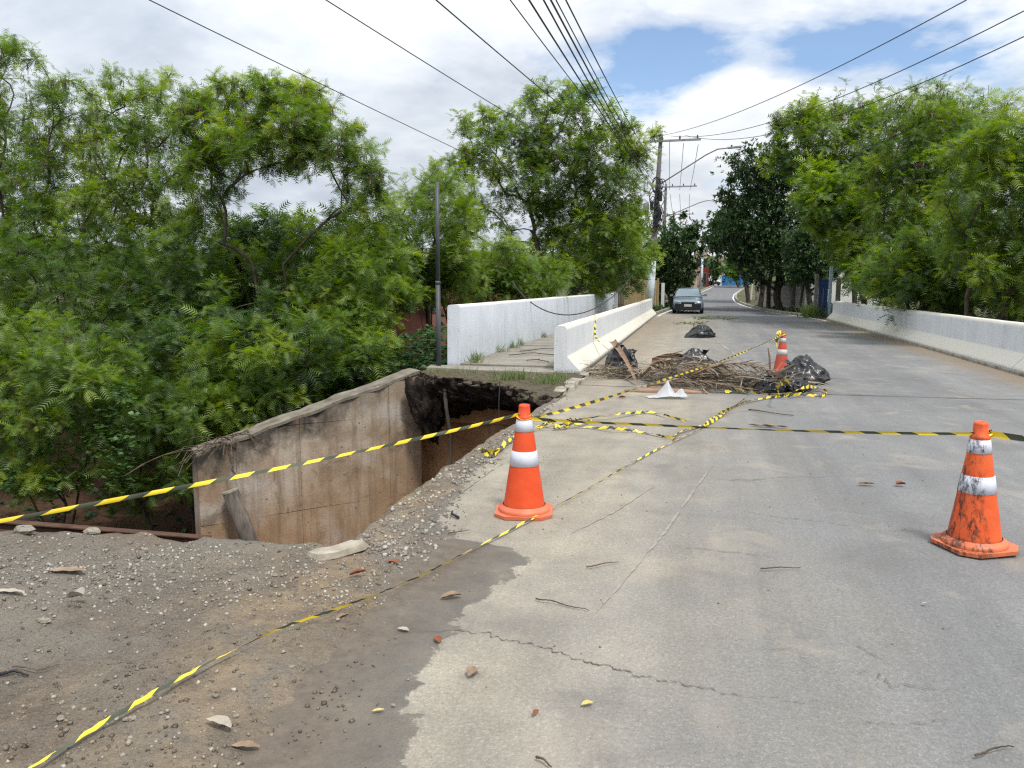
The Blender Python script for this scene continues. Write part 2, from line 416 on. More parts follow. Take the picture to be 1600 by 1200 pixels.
def stained_concrete(name, kind):
    m, nt, p = base_mat(name, 0.9, 0.2)
    v = coord(nt, 'Object')
    s = N(nt, 'ShaderNodeSeparateXYZ', {0: v})
    a = noise(nt, v, 1.5, 7, 0.65, 0.4); f = noise(nt, v, 30, 5, 0.7)
    st = noise(nt, N(nt, 'ShaderNodeMapping', {0: v, 'Scale': (7, 7, 0.5), 'Rotation': (0, 0.18, 0)}).outputs[0], 1.0, 7, 0.7)
    if kind == 'wing':      # local x runs along the wall from the bridge, z is height
        c = ramp(nt, a, [(0.28, (0.18, 0.145, 0.110)), (0.42, (0.31, 0.255, 0.195)), (0.56, (0.44, 0.37, 0.285)), (0.74, (0.47, 0.435, 0.38))])
        low = N(nt, 'ShaderNodeMapRange', {0: math_(nt, 'ADD', s.outputs[2], math_(nt, 'MULTIPLY', math_(nt, 'SUBTRACT', a, 0.5), 1.6)), 1: -0.9, 2: -2.9, 3: 0.0, 4: 0.8}).outputs[0]
        c = mix(nt, low, c, (0.36, 0.205, 0.105))
        rgt = N(nt, 'ShaderNodeMapRange', {0: math_(nt, 'ADD', s.outputs[0], math_(nt, 'MULTIPLY', math_(nt, 'SUBTRACT', a, 0.5), 2.0)), 1: 1.3, 2: 0.0, 3: 0.0, 4: 0.5}).outputs[0]
        c = mix(nt, rgt, c, (0.34, 0.23, 0.14))
        pale = ramp(nt, noise(nt, N(nt, 'ShaderNodeMapping', {0: v, 'Location': (3, 0, 1.3)}).outputs[0], 0.9, 5, 0.6), [(0.55, 0.0), (0.7, 0.6)])
        c = mix(nt, pale, c, (0.52, 0.50, 0.47))
        # black algae hanging from the sloping top: height below the top line
        top = math_(nt, 'MULTIPLY_ADD', s.outputs[0], -0.28, 0.02)
        below = math_(nt, 'SUBTRACT', top, s.outputs[2])
        al = math_(nt, 'ADD', below, math_(nt, 'MULTIPLY', math_(nt, 'SUBTRACT', noise(nt, v, 2.6, 7, 0.7), 0.5), 1.1))
        far = N(nt, 'ShaderNodeMapRange', {0: s.outputs[0], 1: 0.6, 2: 1.9, 3: 0.25, 4: 1.0}).outputs[0]
        alg = math_(nt, 'MULTIPLY', N(nt, 'ShaderNodeMapRange', {0: al, 1: 0.14, 2: 0.50, 3: 0.97, 4: 0.0}).outputs[0], far)
        c = mix(nt, alg, c, (0.050, 0.046, 0.040))
        c = mix(nt, ramp(nt, st, [(0.47, 0.0), (0.66, 0.7)]), c, (0.20, 0.135, 0.085))
        c = mix(nt, ramp(nt, noise(nt, N(nt, 'ShaderNodeMapping', {0: v, 'Location': (8, 3, 5)}).outputs[0], 1.9, 8, 0.72, 0.8), [(0.54, 0.0), (0.64, 0.7)]), c, (0.155, 0.12, 0.09))
        spots = N(nt, 'ShaderNodeTexVoronoi', {'Vector': v, 'Scale': 4.5}).outputs['Distance']
        c = mix(nt, ramp(nt, spots, [(0.05, 0.75), (0.10, 0.0)]), c, (0.10, 0.065, 0.04))
    elif kind == 'abut':
        c = ramp(nt, a, [(0.3, (0.30, 0.155, 0.075)), (0.55, (0.46, 0.27, 0.14)), (0.75, (0.54, 0.42, 0.30))])
        c = mix(nt, ramp(nt, st, [(0.5, 0.0), (0.75, 0.6)]), c, (0.20, 0.105, 0.055))
    else:                   # weathered grey-beige pavement concrete
        c = ramp(nt, a, [(0.28, (0.165, 0.150, 0.125)), (0.55, (0.27, 0.25, 0.21)), (0.75, (0.33, 0.31, 0.27))])
        c = mix(nt, ramp(nt, noise(nt, v, 3.2, 7, 0.7), [(0.56, 0.0), (0.72, 0.75)]), c, (0.10, 0.09, 0.07))
    c = mix(nt, 0.6, c, ramp(nt, f, [(0.28, 0.68), (0.72, 1.25)]), 'MULTIPLY')
    nt.links.new(c, p.inputs['Base Color'])
    bump(nt, p, math_(nt, 'ADD', f, a), 0.45, 0.012)
    return m
M['wing'] = stained_concrete('wing_wall_concrete', 'wing')
M['abut'] = stained_concrete('abutment_concrete', 'abut')
M['pave'] = stained_concrete('pavement_concrete', 'pave')

def earth_mat():
    m, nt, p = base_mat('black_earth', 0.95, 0.1)
    v = coord(nt, 'Object'); f = noise(nt, v, 26, 7, 0.75); a = noise(nt, v, 3.5, 7, 0.7)
    c = ramp(nt, a, [(0.30, (0.012, 0.010, 0.009)), (0.52, (0.040, 0.032, 0.026)), (0.66, (0.105, 0.082, 0.062)), (0.78, (0.22, 0.18, 0.14))])
    nz = N(nt, 'ShaderNodeSeparateXYZ', {0: N(nt, 'ShaderNodeNewGeometry').outputs['Normal']}).outputs[2]
    topc = ramp(nt, noise(nt, v, 6, 6, 0.7), [(0.3, (0.075, 0.065, 0.045)), (0.55, (0.15, 0.125, 0.09)), (0.75, (0.12, 0.12, 0.045))])
    c = mix(nt, ramp(nt, nz, [(0.75, 0.0), (0.93, 1.0)]), c, topc)
    c = mix(nt, 0.8, c, ramp(nt, f, [(0.3, 0.35), (0.7, 1.7)]), 'MULTIPLY')
    nt.links.new(c, p.inputs['Base Color'])
    bump(nt, p, math_(nt, 'ADD', f, a), 1.0, 0.06)
    return m
M['black_earth'] = earth_mat()
M['_unused'] = simple('black_earth', (0.012, 0.010, 0.009), (0.075, 0.060, 0.048), 9, 0.95, 0.1, 1.0, 28, bd=0.05, detail=8)
M['stone'] = leaf_mat('stone', [(0.0, (0.10, 0.085, 0.07)), (0.5, (0.24, 0.215, 0.18)), (1.0, (0.42, 0.39, 0.34))], 0.0)
M['pale_concrete'] = simple('pale_concrete', (0.24, 0.21, 0.165), (0.42, 0.38, 0.31), 9, 0.95, 0.1, 0.6, 30)
M['crack'] = simple('dark_crack', (0.085, 0.078, 0.068), (0.16, 0.15, 0.13), 9, 1.0, 0.0, 0)  # plain dark tone for the crack and joint strips
M['scuff'] = simple('chalky_scuff', (0.22, 0.208, 0.18), (0.31, 0.292, 0.255), 14, 0.95, 0.1, 0)
M['coping'] = simple('weathered_coping', (0.10, 0.088, 0.070), (0.26, 0.232, 0.185), 3.5, 0.95, 0.1, 0.8, 24)
M['kerb_white'] = simple('white_road_paint', (0.42, 0.42, 0.40), (0.68, 0.68, 0.66), 2.5, 0.85, 0.2, 0.3, 30)
M['kerb'] = simple('kerb_concrete', (0.16, 0.145, 0.115), (0.38, 0.35, 0.29), 3, 0.9, 0.2, 0.6, 22)
M['post_grey'] = simple('grey_paint', (0.045, 0.05, 0.055), (0.075, 0.08, 0.088), 5, 0.5, 0.4, 0.1)
M['old_wood'] = simple('weathered_timber', (0.055, 0.045, 0.038), (0.15, 0.13, 0.11), 4, 0.85, 0.2, 0.5, 20, stretch=(4, 4, 0.5))
M['rust'] = simple('rusty_steel', (0.055, 0.030, 0.022), (0.11, 0.062, 0.042), 5, 0.85, 0.2, 0.4, 30)
M['pole_conc'] = simple('pole_concrete', (0.13, 0.12, 0.105), (0.23, 0.215, 0.19), 4, 0.9, 0.2, 0.3, 25)
M['pole_paint'] = simple('pole_blue_white_paint', (0.42, 0.48, 0.52), (0.60, 0.65, 0.68), 3, 0.8, 0.2, 0.2, 25)
M['galv'] = simple('galvanised_steel', (0.20, 0.21, 0.22), (0.32, 0.33, 0.34), 6, 0.5, 0.5, 0.1, metal=0.3)
M['cable'] = simple('black_cable', (0.030, 0.031, 0.034), (0.055, 0.056, 0.060), 5, 0.6, 0.3, 0)
M['dark'] = simple('dark_fitting', (0.012, 0.012, 0.014), (0.03, 0.03, 0.034), 8, 0.6, 0.3, 0.2)
M['orange_box'] = simple('orange_sleeve', (0.45, 0.17, 0.06), (0.55, 0.24, 0.10), 6, 0.7, 0.3, 0.1)

def cone_mat(name, c1, c2, grime):
    m, nt, p = base_mat(name, 0.48, 0.4)
    v = coord(nt, 'Object')
    a = noise(nt, v, 9, 5, 0.6)
    c = ramp(nt, a, [(0.3, c1), (0.7, c2)])
    s = N(nt, 'ShaderNodeSeparateXYZ', {0: v})
    if grime > 0.5:
        # black scrape down one side of the cone
        side = N(nt, 'ShaderNodeMapRange', {0: math_(nt, 'ADD', s.outputs[0], math_(nt, 'MULTIPLY', math_(nt, 'SUBTRACT', noise(nt, v, 14, 7, 0.75), 0.5), 0.38)), 1: -0.02, 2: -0.08, 3: 0.0, 4: 1.0}).outputs[0]
        scr = noise(nt, N(nt, 'ShaderNodeMapping', {0: v, 'Scale': (30, 30, 9)}).outputs[0], 1.0, 7, 0.75, 0.6)
        k = math_(nt, 'MULTIPLY', side, ramp(nt, scr, [(0.44, 0.0), (0.56, 0.92)]))
        c = mix(nt, k, c, (0.025, 0.018, 0.016))
    sp = noise(nt, v, 45, 5, 0.7)
    c = mix(nt, ramp(nt, sp, [(0.66, 0.0), (0.72, 0.25 + 0.3 * grime)]), c, (0.06, 0.035, 0.025))
    foot = N(nt, 'ShaderNodeMapRange', {0: math_(nt, 'ADD', s.outputs[2], math_(nt, 'MULTIPLY', a, 0.08)), 1: 0.05, 2: 0.13, 3: 0.35, 4: 0.0}).outputs[0]
    c = mix(nt, foot, c, (0.20, 0.09, 0.055))
    nt.links.new(c, p.inputs['Base Color'])
    bump(nt, p, noise(nt, v, 20, 4, 0.6), 0.15, 0.01)
    return m
M['cone_a'] = cone_mat('cone_orange', (0.62, 0.060, 0.012), (0.70, 0.085, 0.018), 0.35)
M['cone_base_a'] = cone_mat('faded_cone_base', (0.64, 0.13, 0.055), (0.72, 0.19, 0.09), 0.4)
M['cone_base_b'] = cone_mat('scraped_cone_base', (0.66, 0.14, 0.05), (0.74, 0.20, 0.08), 0.6)
M['clod'] = leaf_mat('soil_clod', [(0.0, (0.050, 0.039, 0.030)), (0.6, (0.125, 0.099, 0.074)), (1.0, (0.23, 0.175, 0.12))], 0.0)
M['cone_b'] = cone_mat('scraped_cone_orange', (0.66, 0.085, 0.018), (0.74, 0.13, 0.03), 0.9)
M['cone_c'] = cone_mat('faded_cone_red', (0.42, 0.055, 0.03), (0.50, 0.085, 0.05), 0.5)
M['band_a'] = cone_mat('cone_band', (0.52, 0.54, 0.62), (0.62, 0.64, 0.71), 0.05)
M['band_b'] = cone_mat('scraped_cone_band', (0.56, 0.58, 0.66), (0.66, 0.68, 0.74), 0.9)
M['band_c'] = cone_mat('dirty_cone_band', (0.40, 0.40, 0.38), (0.52, 0.52, 0.50), 0.4)

def tape_mat():
    m, nt, p = base_mat('barrier_tape', 0.38, 0.45)
    uv = N(nt, 'ShaderNodeTexCoord').outputs['UV']
    s = N(nt, 'ShaderNodeSeparateXYZ', {0: uv})
    w = math_(nt, 'FRACT', math_(nt, 'ADD', math_(nt, 'DIVIDE', s.outputs[0], 0.20), math_(nt, 'MULTIPLY', s.outputs[1], 0.22)))
    k = math_(nt, 'GREATER_THAN', w, 0.52)
    g = N(nt, 'ShaderNodeNewGeometry').outputs['Position']
    yel = ramp(nt, noise(nt, g, 6, 4), [(0.3, (0.70, 0.50, 0.015)), (0.7, (0.82, 0.64, 0.05))])
    blk = ramp(nt, noise(nt, g, 5, 4), [(0.3, (0.028, 0.033, 0.020)), (0.7, (0.085, 0.100, 0.062))])
    nt.links.new(mix(nt, k, yel, blk), p.inputs['Base Color'])
    p.inputs['Transmission Weight'].default_value = 0.0
    return m
M['tape'] = tape_mat()

def bag_mat():
    m, nt, p = base_mat('black_bin_liner', 0.3, 0.5)
    v = coord(nt, 'Object')
    p.inputs['Base Color'].default_value = (0.012, 0.012, 0.014, 1)
    h = math_(nt, 'ADD', noise(nt, v, 5, 2, 0.5, 1.5), math_(nt, 'MULTIPLY', noise(nt, v, 13, 2, 0.5, 1.0), 0.3))
    bump(nt, p, h, 0.4, 0.05)
    return m
M['bag'] = bag_mat()
M['white_bag'] = leaf_mat('white_plastic_film', [(0.0, (0.46, 0.48, 0.50)), (1.0, (0.60, 0.61, 0.63))], 0.3)
M['dry_leaf'] = simple('dry_leaf', (0.17, 0.115, 0.075), (0.34, 0.26, 0.19), 14, 0.8, 0.2, 0.4, 30)
M['pale_leaf'] = simple('pale_dry_leaf', (0.30, 0.26, 0.21), (0.45, 0.40, 0.34), 14, 0.8, 0.2, 0.4, 30)
M['red_leaf'] = simple('red_brown_leaf', (0.17, 0.055, 0.028), (0.30, 0.105, 0.055), 14, 0.7, 0.2, 0.4, 30)
M['yellow_leaf'] = simple('yellow_leaf', (0.42, 0.34, 0.12), (0.55, 0.46, 0.20), 14, 0.7, 0.2, 0.4, 30)
M['twig'] = simple('dead_twig', (0.05, 0.035, 0.025), (0.13, 0.10, 0.075), 9, 0.9, 0.1, 0.3)
# ================================================================== terrain
def road_z(Y):
    return np.interp(Y, [-50, 52, 60, 67, 80, 95, 110, 160, 900], [0, 0, 0.06, 0.2, 0.55, 1.02, 1.5, 1.6, 1.6])
RL_Y = [-60, 12.5, 41.5, 50, 67, 80, 110, 118]; RL_X = [-2.0, -2.05, -2.55, -2.3, -2.0, -1.4, 0.9, 1.2]
RR_Y = [-60, 37, 41, 45, 55, 66, 74, 82, 95, 110, 118]; RR_X = [5.35, 5.28, 4.75, 3.95, 3.1, 2.45, 2.5, 2.85, 4.0, 5.6, 6.4]
THICK_Y = [-60, 1.0, 2.05, 2.42, 2.95, 3.71, 4.46, 4.83, 5.94, 6.83, 8.6, 11.5, 13]
THICK_X = [-0.9, -1.15, -1.30, -1.42, -1.44, -1.50, -1.63, -1.80, -1.86, -1.88, -1.90, -1.95, -2.0]
FILM_Y = [-60, 1.2, 2.16, 2.6, 3.05, 3.31, 3.85, 4.15, 4.29, 4.36, 4.66, 6, 13]
FILM_X = [-0.6, -0.75, -0.87, -1.06, -1.04, -1.09, -0.97, -0.95, -1.10, -1.45, -1.66, -1.85, -1.98]
def lip_y(x): return np.interp(x, [-80, -14, -8, -5.2, -4.1, -2.97, -2.03], [1.5, 2.9, 3.35, 3.52, 3.62, 3.87, 4.05])
def hole_x(y): return np.interp(y, [3.9, 4.05, 4.77, 5.2, 6.1, 7.3, 8.85, 11, 13.4], [-2.0, -2.03, -2.12, -2.08, -2.12, -2.08, -2.0, -2.02, -2.05])
def ground_h(x, y):
    x = np.asarray(x, float); y = np.asarray(y, float)
    rz = road_z(y)
    wob = fbm(x * 1.1, y * 1.1, 0, 3, 4) * 0.10 + fbm(x * 5, y * 5, 0, 5, 4) * 0.06 + np.maximum(0, fbm(x * 12, y * 12, 0, 9, 3)) * 0.05
    jag = fbm(x * 2.3, y * 2.3, 0, 21, 5) * 0.40
    # thick dirt lies over the asphalt left of the THICK line
    d = np.interp(y, THICK_Y, THICK_X) - x + jag * 0.75 + fbm(x * 9, y * 9, 0, 51, 4) * 0.22
    dirt_z = -0.035 + 0.062 * sstep(-0.10, 0.22, d) + (0.3 + 0.7 * sstep(0, 0.5, d)) * wob * sstep(-0.15, 0.35, d)
    mound = 0.035 * np.exp(-((x + 2.7) ** 2 / 0.4 + (y - 3.55) ** 2 / 0.10)) + 0.10 * np.exp(-((x + 4.05) ** 2 / 0.10 + (y - 3.45) ** 2 / 0.02)) + 0.06 * np.exp(-((x + 3.6) ** 2 / 0.05 + (y - 3.6) ** 2 / 0.02))
    surf = np.where(y < 13.4, dirt_z + mound * (0.7 + fbm(x * 9, y * 9, 0, 2, 3)), -0.06 + wob * 0.6)
    surf = np.where((x > -1.0) & (x < 6.2) & (y < 13.4), -0.05, surf)
    inroad = (x > np.interp(y, RL_Y, RL_X) - 0.25) & (x < np.interp(y, RR_Y, RR_X) + 0.25)
    surf = np.where((y > 41) & inroad, -0.06, surf)
    verge = np.where((y > 41) & ~inroad, 0.06 + wob * 0.5, 0.0)
    surf = surf + rz + verge
    # ravine: washed-out cut on the left, stream under the bridge, drop on the right
    e = jag * 0.55
    left = np.minimum(y - lip_y(x), hole_x(y) - x) + e
    under = y - 13.45 + 0 * x
    right = np.minimum(x - 6.1, y - 9.0) + e
    ins = np.maximum(np.maximum(left, under), right)
    ins = np.minimum(ins, 41.4 - y + (e - 6.0 * sstep(-5.5, -9, x)))
    fl = -4.2 + 3.1 * sstep(13, 25, y) + 0.7 * sstep(24, 38, y)
    fl = np.where(x > -5.3, -4.2 + 3.6 * sstep(34, 41, y), fl)
    fl = np.where(x > 6, -2.6 + 2.3 * sstep(20, 38, y), fl)
    fl = fl + fbm(x * 0.9, y * 0.9, 0, 31, 4) * 0.9
    k = sstep(0.0, 0.55, ins)
    return surf * (1 - k) + np.minimum(fl, surf - 0.02) * k
def hz(x, y): return float(ground_h(np.array([x]), np.array([y]))[0])

def seq(*spans):
    out = []
    for a, b, st in spans: out.append(np.arange(a, b, st))
    out.append([spans[-1][1]])
    return np.concatenate(out)
gx = seq((-700, -100, 60), (-100, -40, 6), (-40, -14, 1.0), (-14, -7.5, 0.25), (-7.5, -4.6, 0.1), (-4.6, -0.9, 0.042), (-0.9, 6.0, 0.6), (6.0, 14, 0.3), (14, 40, 1.5), (40, 100, 8), (100, 700, 60))
gy = seq((-60, 0, 6), (0, 1.4, 0.15), (1.4, 4.6, 0.038), (4.6, 14, 0.09), (14, 45, 0.4), (45, 130, 2), (130, 1400, 60))
GX, GY = np.meshgrid(gx, gy)
GZ = ground_h(GX, GY)
_d = np.interp(GY, THICK_Y, THICK_X) - GX + fbm(GX * 1.3, GY * 1.3, 0, 71, 4) * 0.5
SILT = np.exp(-((_d - 0.42) / 0.26) ** 2) * sstep(13, 9, GY)
ground = np_mesh('ground', np.stack([GX.ravel(), GY.ravel(), GZ.ravel()], 1), grid_faces(len(gx), len(gy)), M['dirt'], smooth=True, pt_attr={'silt': SILT.ravel()})
tag(ground, 'brown dirt shoulder broken off beside the road', None, kind='structure')

# hills far behind the trees
def hills():
    xs = np.linspace(-420, 520, 120); ys = np.linspace(230, 700, 40)
    X, Y = np.meshgrid(xs, ys)
    Z = 30 * sstep(230, 420, Y) * (0.75 + 1.3 * fbm(X / 130, Y / 130, 0, 4, 4)) * (0.55 + 0.45 * sstep(80, -160, X)) - 2
    o = np_mesh('hills', np.stack([X.ravel(), Y.ravel(), Z.ravel()], 1), grid_faces(120, 40),
                simple('wooded_hill', (0.030, 0.060, 0.016), (0.085, 0.130, 0.035), 0.12, 0.95, 0.1, 0.8, 0.5, bd=2.0, detail=8), smooth=True)
    tag(o, 'green wooded hill far behind the trees', None, kind='structure')
hills()

# ================================================================== road
def road():
    ys = seq((-12, 1.4, 0.4), (1.4, 9, 0.04), (9, 14, 0.15), (14, 118, 0.6))
    n_near = 66
    rows = []
    for y in ys:
        l = np.interp(y, RL_Y, RL_X) - (0.02 if y < 12.5 else 0.0); r = np.interp(y, RR_Y, RR_X)
        if y < 13: l = max(l, hole_x(y) + 0.06) if y > 3.8 else l
        m = l + 2.5
        xs = np.concatenate([np.linspace(l, m, n_near)[:-1], np.linspace(m, r, 14)])
        rows.append(np.stack([xs, np.full_like(xs, y)], 1))
    A = np.stack(rows); nx = A.shape[1]
    X, Y = A[..., 0], A[..., 1]
    X = X.copy(); ragged = (Y > 3.6) & (Y < 12.6)
    X[:, 0] += np.where(ragged[:, 0], fbm(Y[:, 0] * 3, 0.0, 0, 17, 5) * 0.22 + 0.03, 0)
    Z = road_z(Y) + fbm(X * 0.8, Y * 0.8, 0, 41, 3) * 0.012 - 0.006 * sstep(3, 0, np.abs(X - 1.6))
    film = np.interp(Y, FILM_Y, FILM_X) - X
    film = np.where(Y > 8, -1.0, film)
    o = np_mesh('road', np.stack([X.ravel(), Y.ravel(), Z.ravel()], 1), grid_faces(nx, len(ys)), M['asphalt'], smooth=True, pt_attr={'film': film.ravel()})
    return tag(o, 'worn grey asphalt road with cracks and mud at its broken edge', None, kind='structure')
ROAD = road()
def rz_at(x, y): return float(road_z(y) + fbm(np.array([x * 0.8]), np.array([y * 0.8]), 0, 41, 3)[0] * 0.012)

def strip(name, pts, w, mat, parent, dz=0.004, jit=0.0, wj=0.0, sub=6, seed=0, taper=True):
    """thin ribbon lying on the road along ground points"""
    rr = random.Random(seed); P = []
    for a, b in zip(pts[:-1], pts[1:]):
        for i in range(sub): P.append(Vector(a).lerp(Vector(b), i / sub))
    P.append(Vector(pts[-1]))
    L = []; n = len(P)
    for i, p in enumerate(P):
        t = (P[min(i + 1, n - 1)] - P[max(i - 1, 0)]); t.z = 0; t.normalize()
        s = Vector((-t.y, t.x, 0)); p = p + s * jit * float(3.2 * fbm(np.array([i * 0.19]), 0.5, seed, 13, 2)[0] + 1.6 * fbm(np.array([i * 0.9]), 7.5, seed, 14, 2)[0])
        k = w * (1 + rr.uniform(-wj, wj)) * (min(1, 4 * min(i, n - 1 - i) / n + 0.1) if taper else 1)
        for q in (p - s * k / 2, p + s * k / 2): L.append((q.x, q.y, rz_at(q.x, q.y) + dz))
    mb = MB(); mb.add(L, [(2 * i, 2 * i + 1, 2 * i + 3, 2 * i + 2) for i in range(n - 1)])
    return mb.build(name, mat, parent)
def gp(*px): return [gnd(*p) for p in px]
for i, (w, pts) in enumerate([
    (0.011, gp((640, 990), (700, 988), (760, 992), (800, 1003), (850, 1012), (890, 1025), (950, 1045), (990, 1055), (1060, 1068), (1130, 1083), (1190, 1092), (1300, 1098))),
    (0.009, gp((1150, 797), (1225, 810), (1300, 817), (1365, 827))),
    (0.012, gp((1100, 750), (1175, 750), (1230, 744), (1300, 745))),
    (0.008, gp((1040, 852), (1110, 860), (1215, 872))),
    (0.008, gp((1310, 1045), (1370, 1052), (1395, 1072), (1480, 1078))),
    (0.007, gp((1330, 1005), (1385, 1035))), (0.006, gp((1180, 1010), (1248, 1016))),
    (0.012, gp((690, 797), (720, 772), (760, 742), (800, 716))),
    (0.006, gp((1330, 1130), (1400, 1132), (1500, 1128))), (0.012, gp((1080, 655), (1180, 640), (1300, 646), (1420, 640)))]):
    strip('crack', pts, w * 0.42, M['crack'], ROAD, 0.003, 0.03, 0.9, 14, i)
for i, (w, pts) in enumerate([
    (0.013, gp((1120, 720), (1085, 765), (1040, 830), (985, 895), (930, 960))),
    (0.012, gp((1030, 755), (960, 800), (890, 835))),
    (0.05, gp((1098, 508), (1122, 535), (1160, 563), (1200, 590)))]):
    strip('scuff_mark', pts, w, M['scuff'], ROAD, 0.003, 0.004, 0.9, 14, 30 + i)
strip('expansion_joint', [(-1.95, 11.85, 0), (1.5, 11.7, 0), (5.2, 11.8, 0)], 0.03, M['crack'], ROAD, 0.004, 0.008, 0.4, 14, 77, False)
# painted edge lines beyond the bridge
yy = np.linspace(36.2, 112, 60)
strip('edge_line', [(float(np.interp(y, RR_Y, RR_X)) - 0.17, y, 0) for y in yy], 0.12, M['kerb_white'], ROAD, 0.006, 0.0, 0.15, 2, 5, False)
yy = np.linspace(39.5, 108, 50)
strip('edge_line', [(float(np.interp(y, RL_Y, RL_X)) + 0.17, y, 0) for y in yy], 0.14, M['kerb_white'], ROAD, 0.006, 0.0, 0.25, 2, 6, False)
def kerb(side):
    Ys, Xs = (RR_Y, RR_X) if side > 0 else (RL_Y, RL_X)
    o = tag(empty('kerb_line'), kind='structure'); k = 0
    y = 41.6
    while y < 108:
        a = Vector((float(np.interp(y, Ys, Xs)) + side * 0.07, y, float(road_z(y))))
        y2 = y + 1.5
        b = Vector((float(np.interp(y2 - 0.03, Ys, Xs)) + side * 0.07, y2 - 0.03, float(road_z(y2))))
        MB().sweep([(-0.07, -0.08), (0.07, -0.08), (0.07, 0.13), (0.05, 0.15), (-0.05, 0.15), (-0.07, 0.13)], [a, b]).build('kerb_stone', M['kerb'], o)
        y = y2
    return o
kerb(1); kerb(-1)

# ================================================================== bridge
deck = MB(); deck.box(-5.0, 5.75, 13.3, 41.4, -0.75, -0.045)
tag(deck.build('bridge_deck', M['pave']), 'concrete deck carrying the road over the stream', None, kind='structure')
# stream bed
w = MB(); w.box(-60, 60, 15.0, 21.0, -4.6, -3.95)
tag(w.build('stream', simple('muddy_water', (0.05, 0.035, 0.02), (0.09, 0.06, 0.035), 2, 0.15, 0.5, 0.1)), 'muddy stream under the bridge', None, kind='structure')

def noisy_sweep(name, prof, path, mat, parent=None, amp=0.006, sc=2.0, seed=0, sub=0.35, bev=0.02):
    """a long cast-concrete piece: profile swept with slightly uneven faces and soft edges"""
    pr = []
    n = len(prof)
    for i in range(n):            # round the corners
        p0, p, p1 = Vector(prof[i - 1]), Vector(prof[i]), Vector(prof[(i + 1) % n])
        a = (p0 - p); b = (p1 - p)
        k = min(bev, a.length * 0.3, b.length * 0.3)
        pr += [tuple(p + a.normalized() * k), tuple(p + (a.normalized() + b.normalized()) * k * 0.25), tuple(p + b.normalized() * k)]
    P = []
    for a, b in zip(path[:-1], path[1:]):
        a, b = Vector(a), Vector(b); m = max(1, int((b - a).length / sub))
        P += [a.lerp(b, i / m) for i in range(m)]
    P.append(Vector(path[-1]))
    mb = MB(); mb.sweep(pr, P)
    V = np.array(mb.v)
    d = fbm(V[:, 0] * sc, V[:, 1] * sc, V[:, 2] * sc * 2, seed, 4)
    d2 = fbm(V[:, 0] * sc + 40, V[:, 1] * sc, V[:, 2] * sc * 2, seed + 3, 4)
    V[:, 0] += d * amp * 2; V[:, 2] += d2 * amp * 2
    mb.v = [tuple(v) for v in V]
    o = mb.build(name, mat, parent)
    for p in o.data.polygons: p.use_smooth = True
    o.data.set_sharp_from_angle(angle=math.radians(28))
    return o
# lateral axis of sweep along +Y points to +X
JL = [(-0.23, -0.03), (0.23, -0.03), (0.235, 0.07), (0.0, 0.33), (-0.005, 0.80), (-0.04, 0.86), (-0.19, 0.86), (-0.225, 0.80)]
JR = [(-x, z) for x, z in JL][::-1]
t = thing('road_barrier', 'low white concrete barrier between sidewalk and road, tape hanging over it', 'barrier', (-2.31, 13.05, 0))
def lb(y): return (-2.31 + (y - 13.05) * (-0.47 / 28.4) + 2.31, y - 13.05, 0)
noisy_sweep('barrier_segment', JL, [lb(13.05), lb(17.9)], M['barrier'], t, seed=1)
noisy_sweep('barrier_segment', JL, [lb(17.925), lb(29.5)], M['barrier'], t, seed=2)
noisy_sweep('barrier_segment', JL, [lb(29.52), lb(41.45)], M['barrier'], t, seed=3)
t = thing('road_barrier', 'long low white concrete barrier along the right edge of the road', 'barrier', (5.6, 6.0, 0))
for i, (a, b) in enumerate([(0, 9.5), (9.52, 20.4), (20.42, 31.4)]):
    noisy_sweep('barrier_segment', JR, [(-0.02 * a / 10, a, 0), (-0.02 * b / 10, b, 0)], M['barrier'], t, seed=5 + i)
    noisy_sweep('barrier_foot', [(-0.262, -0.06), (-0.20, -0.06), (-0.20, 0.045), (-0.262, 0.05)], [(-0.02 * a / 10, a, 0), (-0.02 * b / 10, b, 0)], M['kerb'], t, 0.018, 3.0, 15 + i, 0.2, 0.01)
t = thing('parapet_wall', 'tall white limewashed parapet wall on the outer side of the sidewalk', 'wall', (-4.55, 13.6, 0))
PP = [(-0.13, -0.30), (0.13, -0.30), (0.12, 1.15), (0.10, 1.19), (-0.10, 1.19), (-0.12, 1.15)]
noisy_sweep('wall_panel', PP, [(0, 0, 0), (0, 9.6, 0)], M['parapet'], t, 0.01, 1.2, 8)
noisy_sweep('wall_panel', PP, [(0, 9.63, 0), (0, 25.6, 0)], M['parapet'], t, 0.01, 1.2, 9)
b = MB(); b.box(-0.15, 0.15, 25.65, 26.05, -0.3, 1.24, 0.03); b.build('end_post', M['parapet'], t)

sw = tag(empty('sidewalk'), 'concrete slab sidewalk between parapet and barrier', None, kind='structure')
b = MB(); b.box(-4.42, -2.62, 13.5, 41.0, -0.1, 0.05); b.build('sidewalk_base', M['pave'], sw)
y = 13.55; k = 0
while y < 40.5:
    L = R.uniform(1.3, 1.75); z = 0.115 + R.uniform(-0.012, 0.012)
    xr = -2.56 - (y - 13) * 0.0165
    b = MB()
    xs = [-4.42, -3.8, -3.1, xr]
    f = [(x, y + R.uniform(0, 0.03)) for x in xs]; bk = [(x, min(y + L, 41) - 0.02 - R.uniform(0, 0.02)) for x in reversed(xs)]
    b.prism(f + bk, 0.052, z).build('slab', M['pave'], sw); y += L
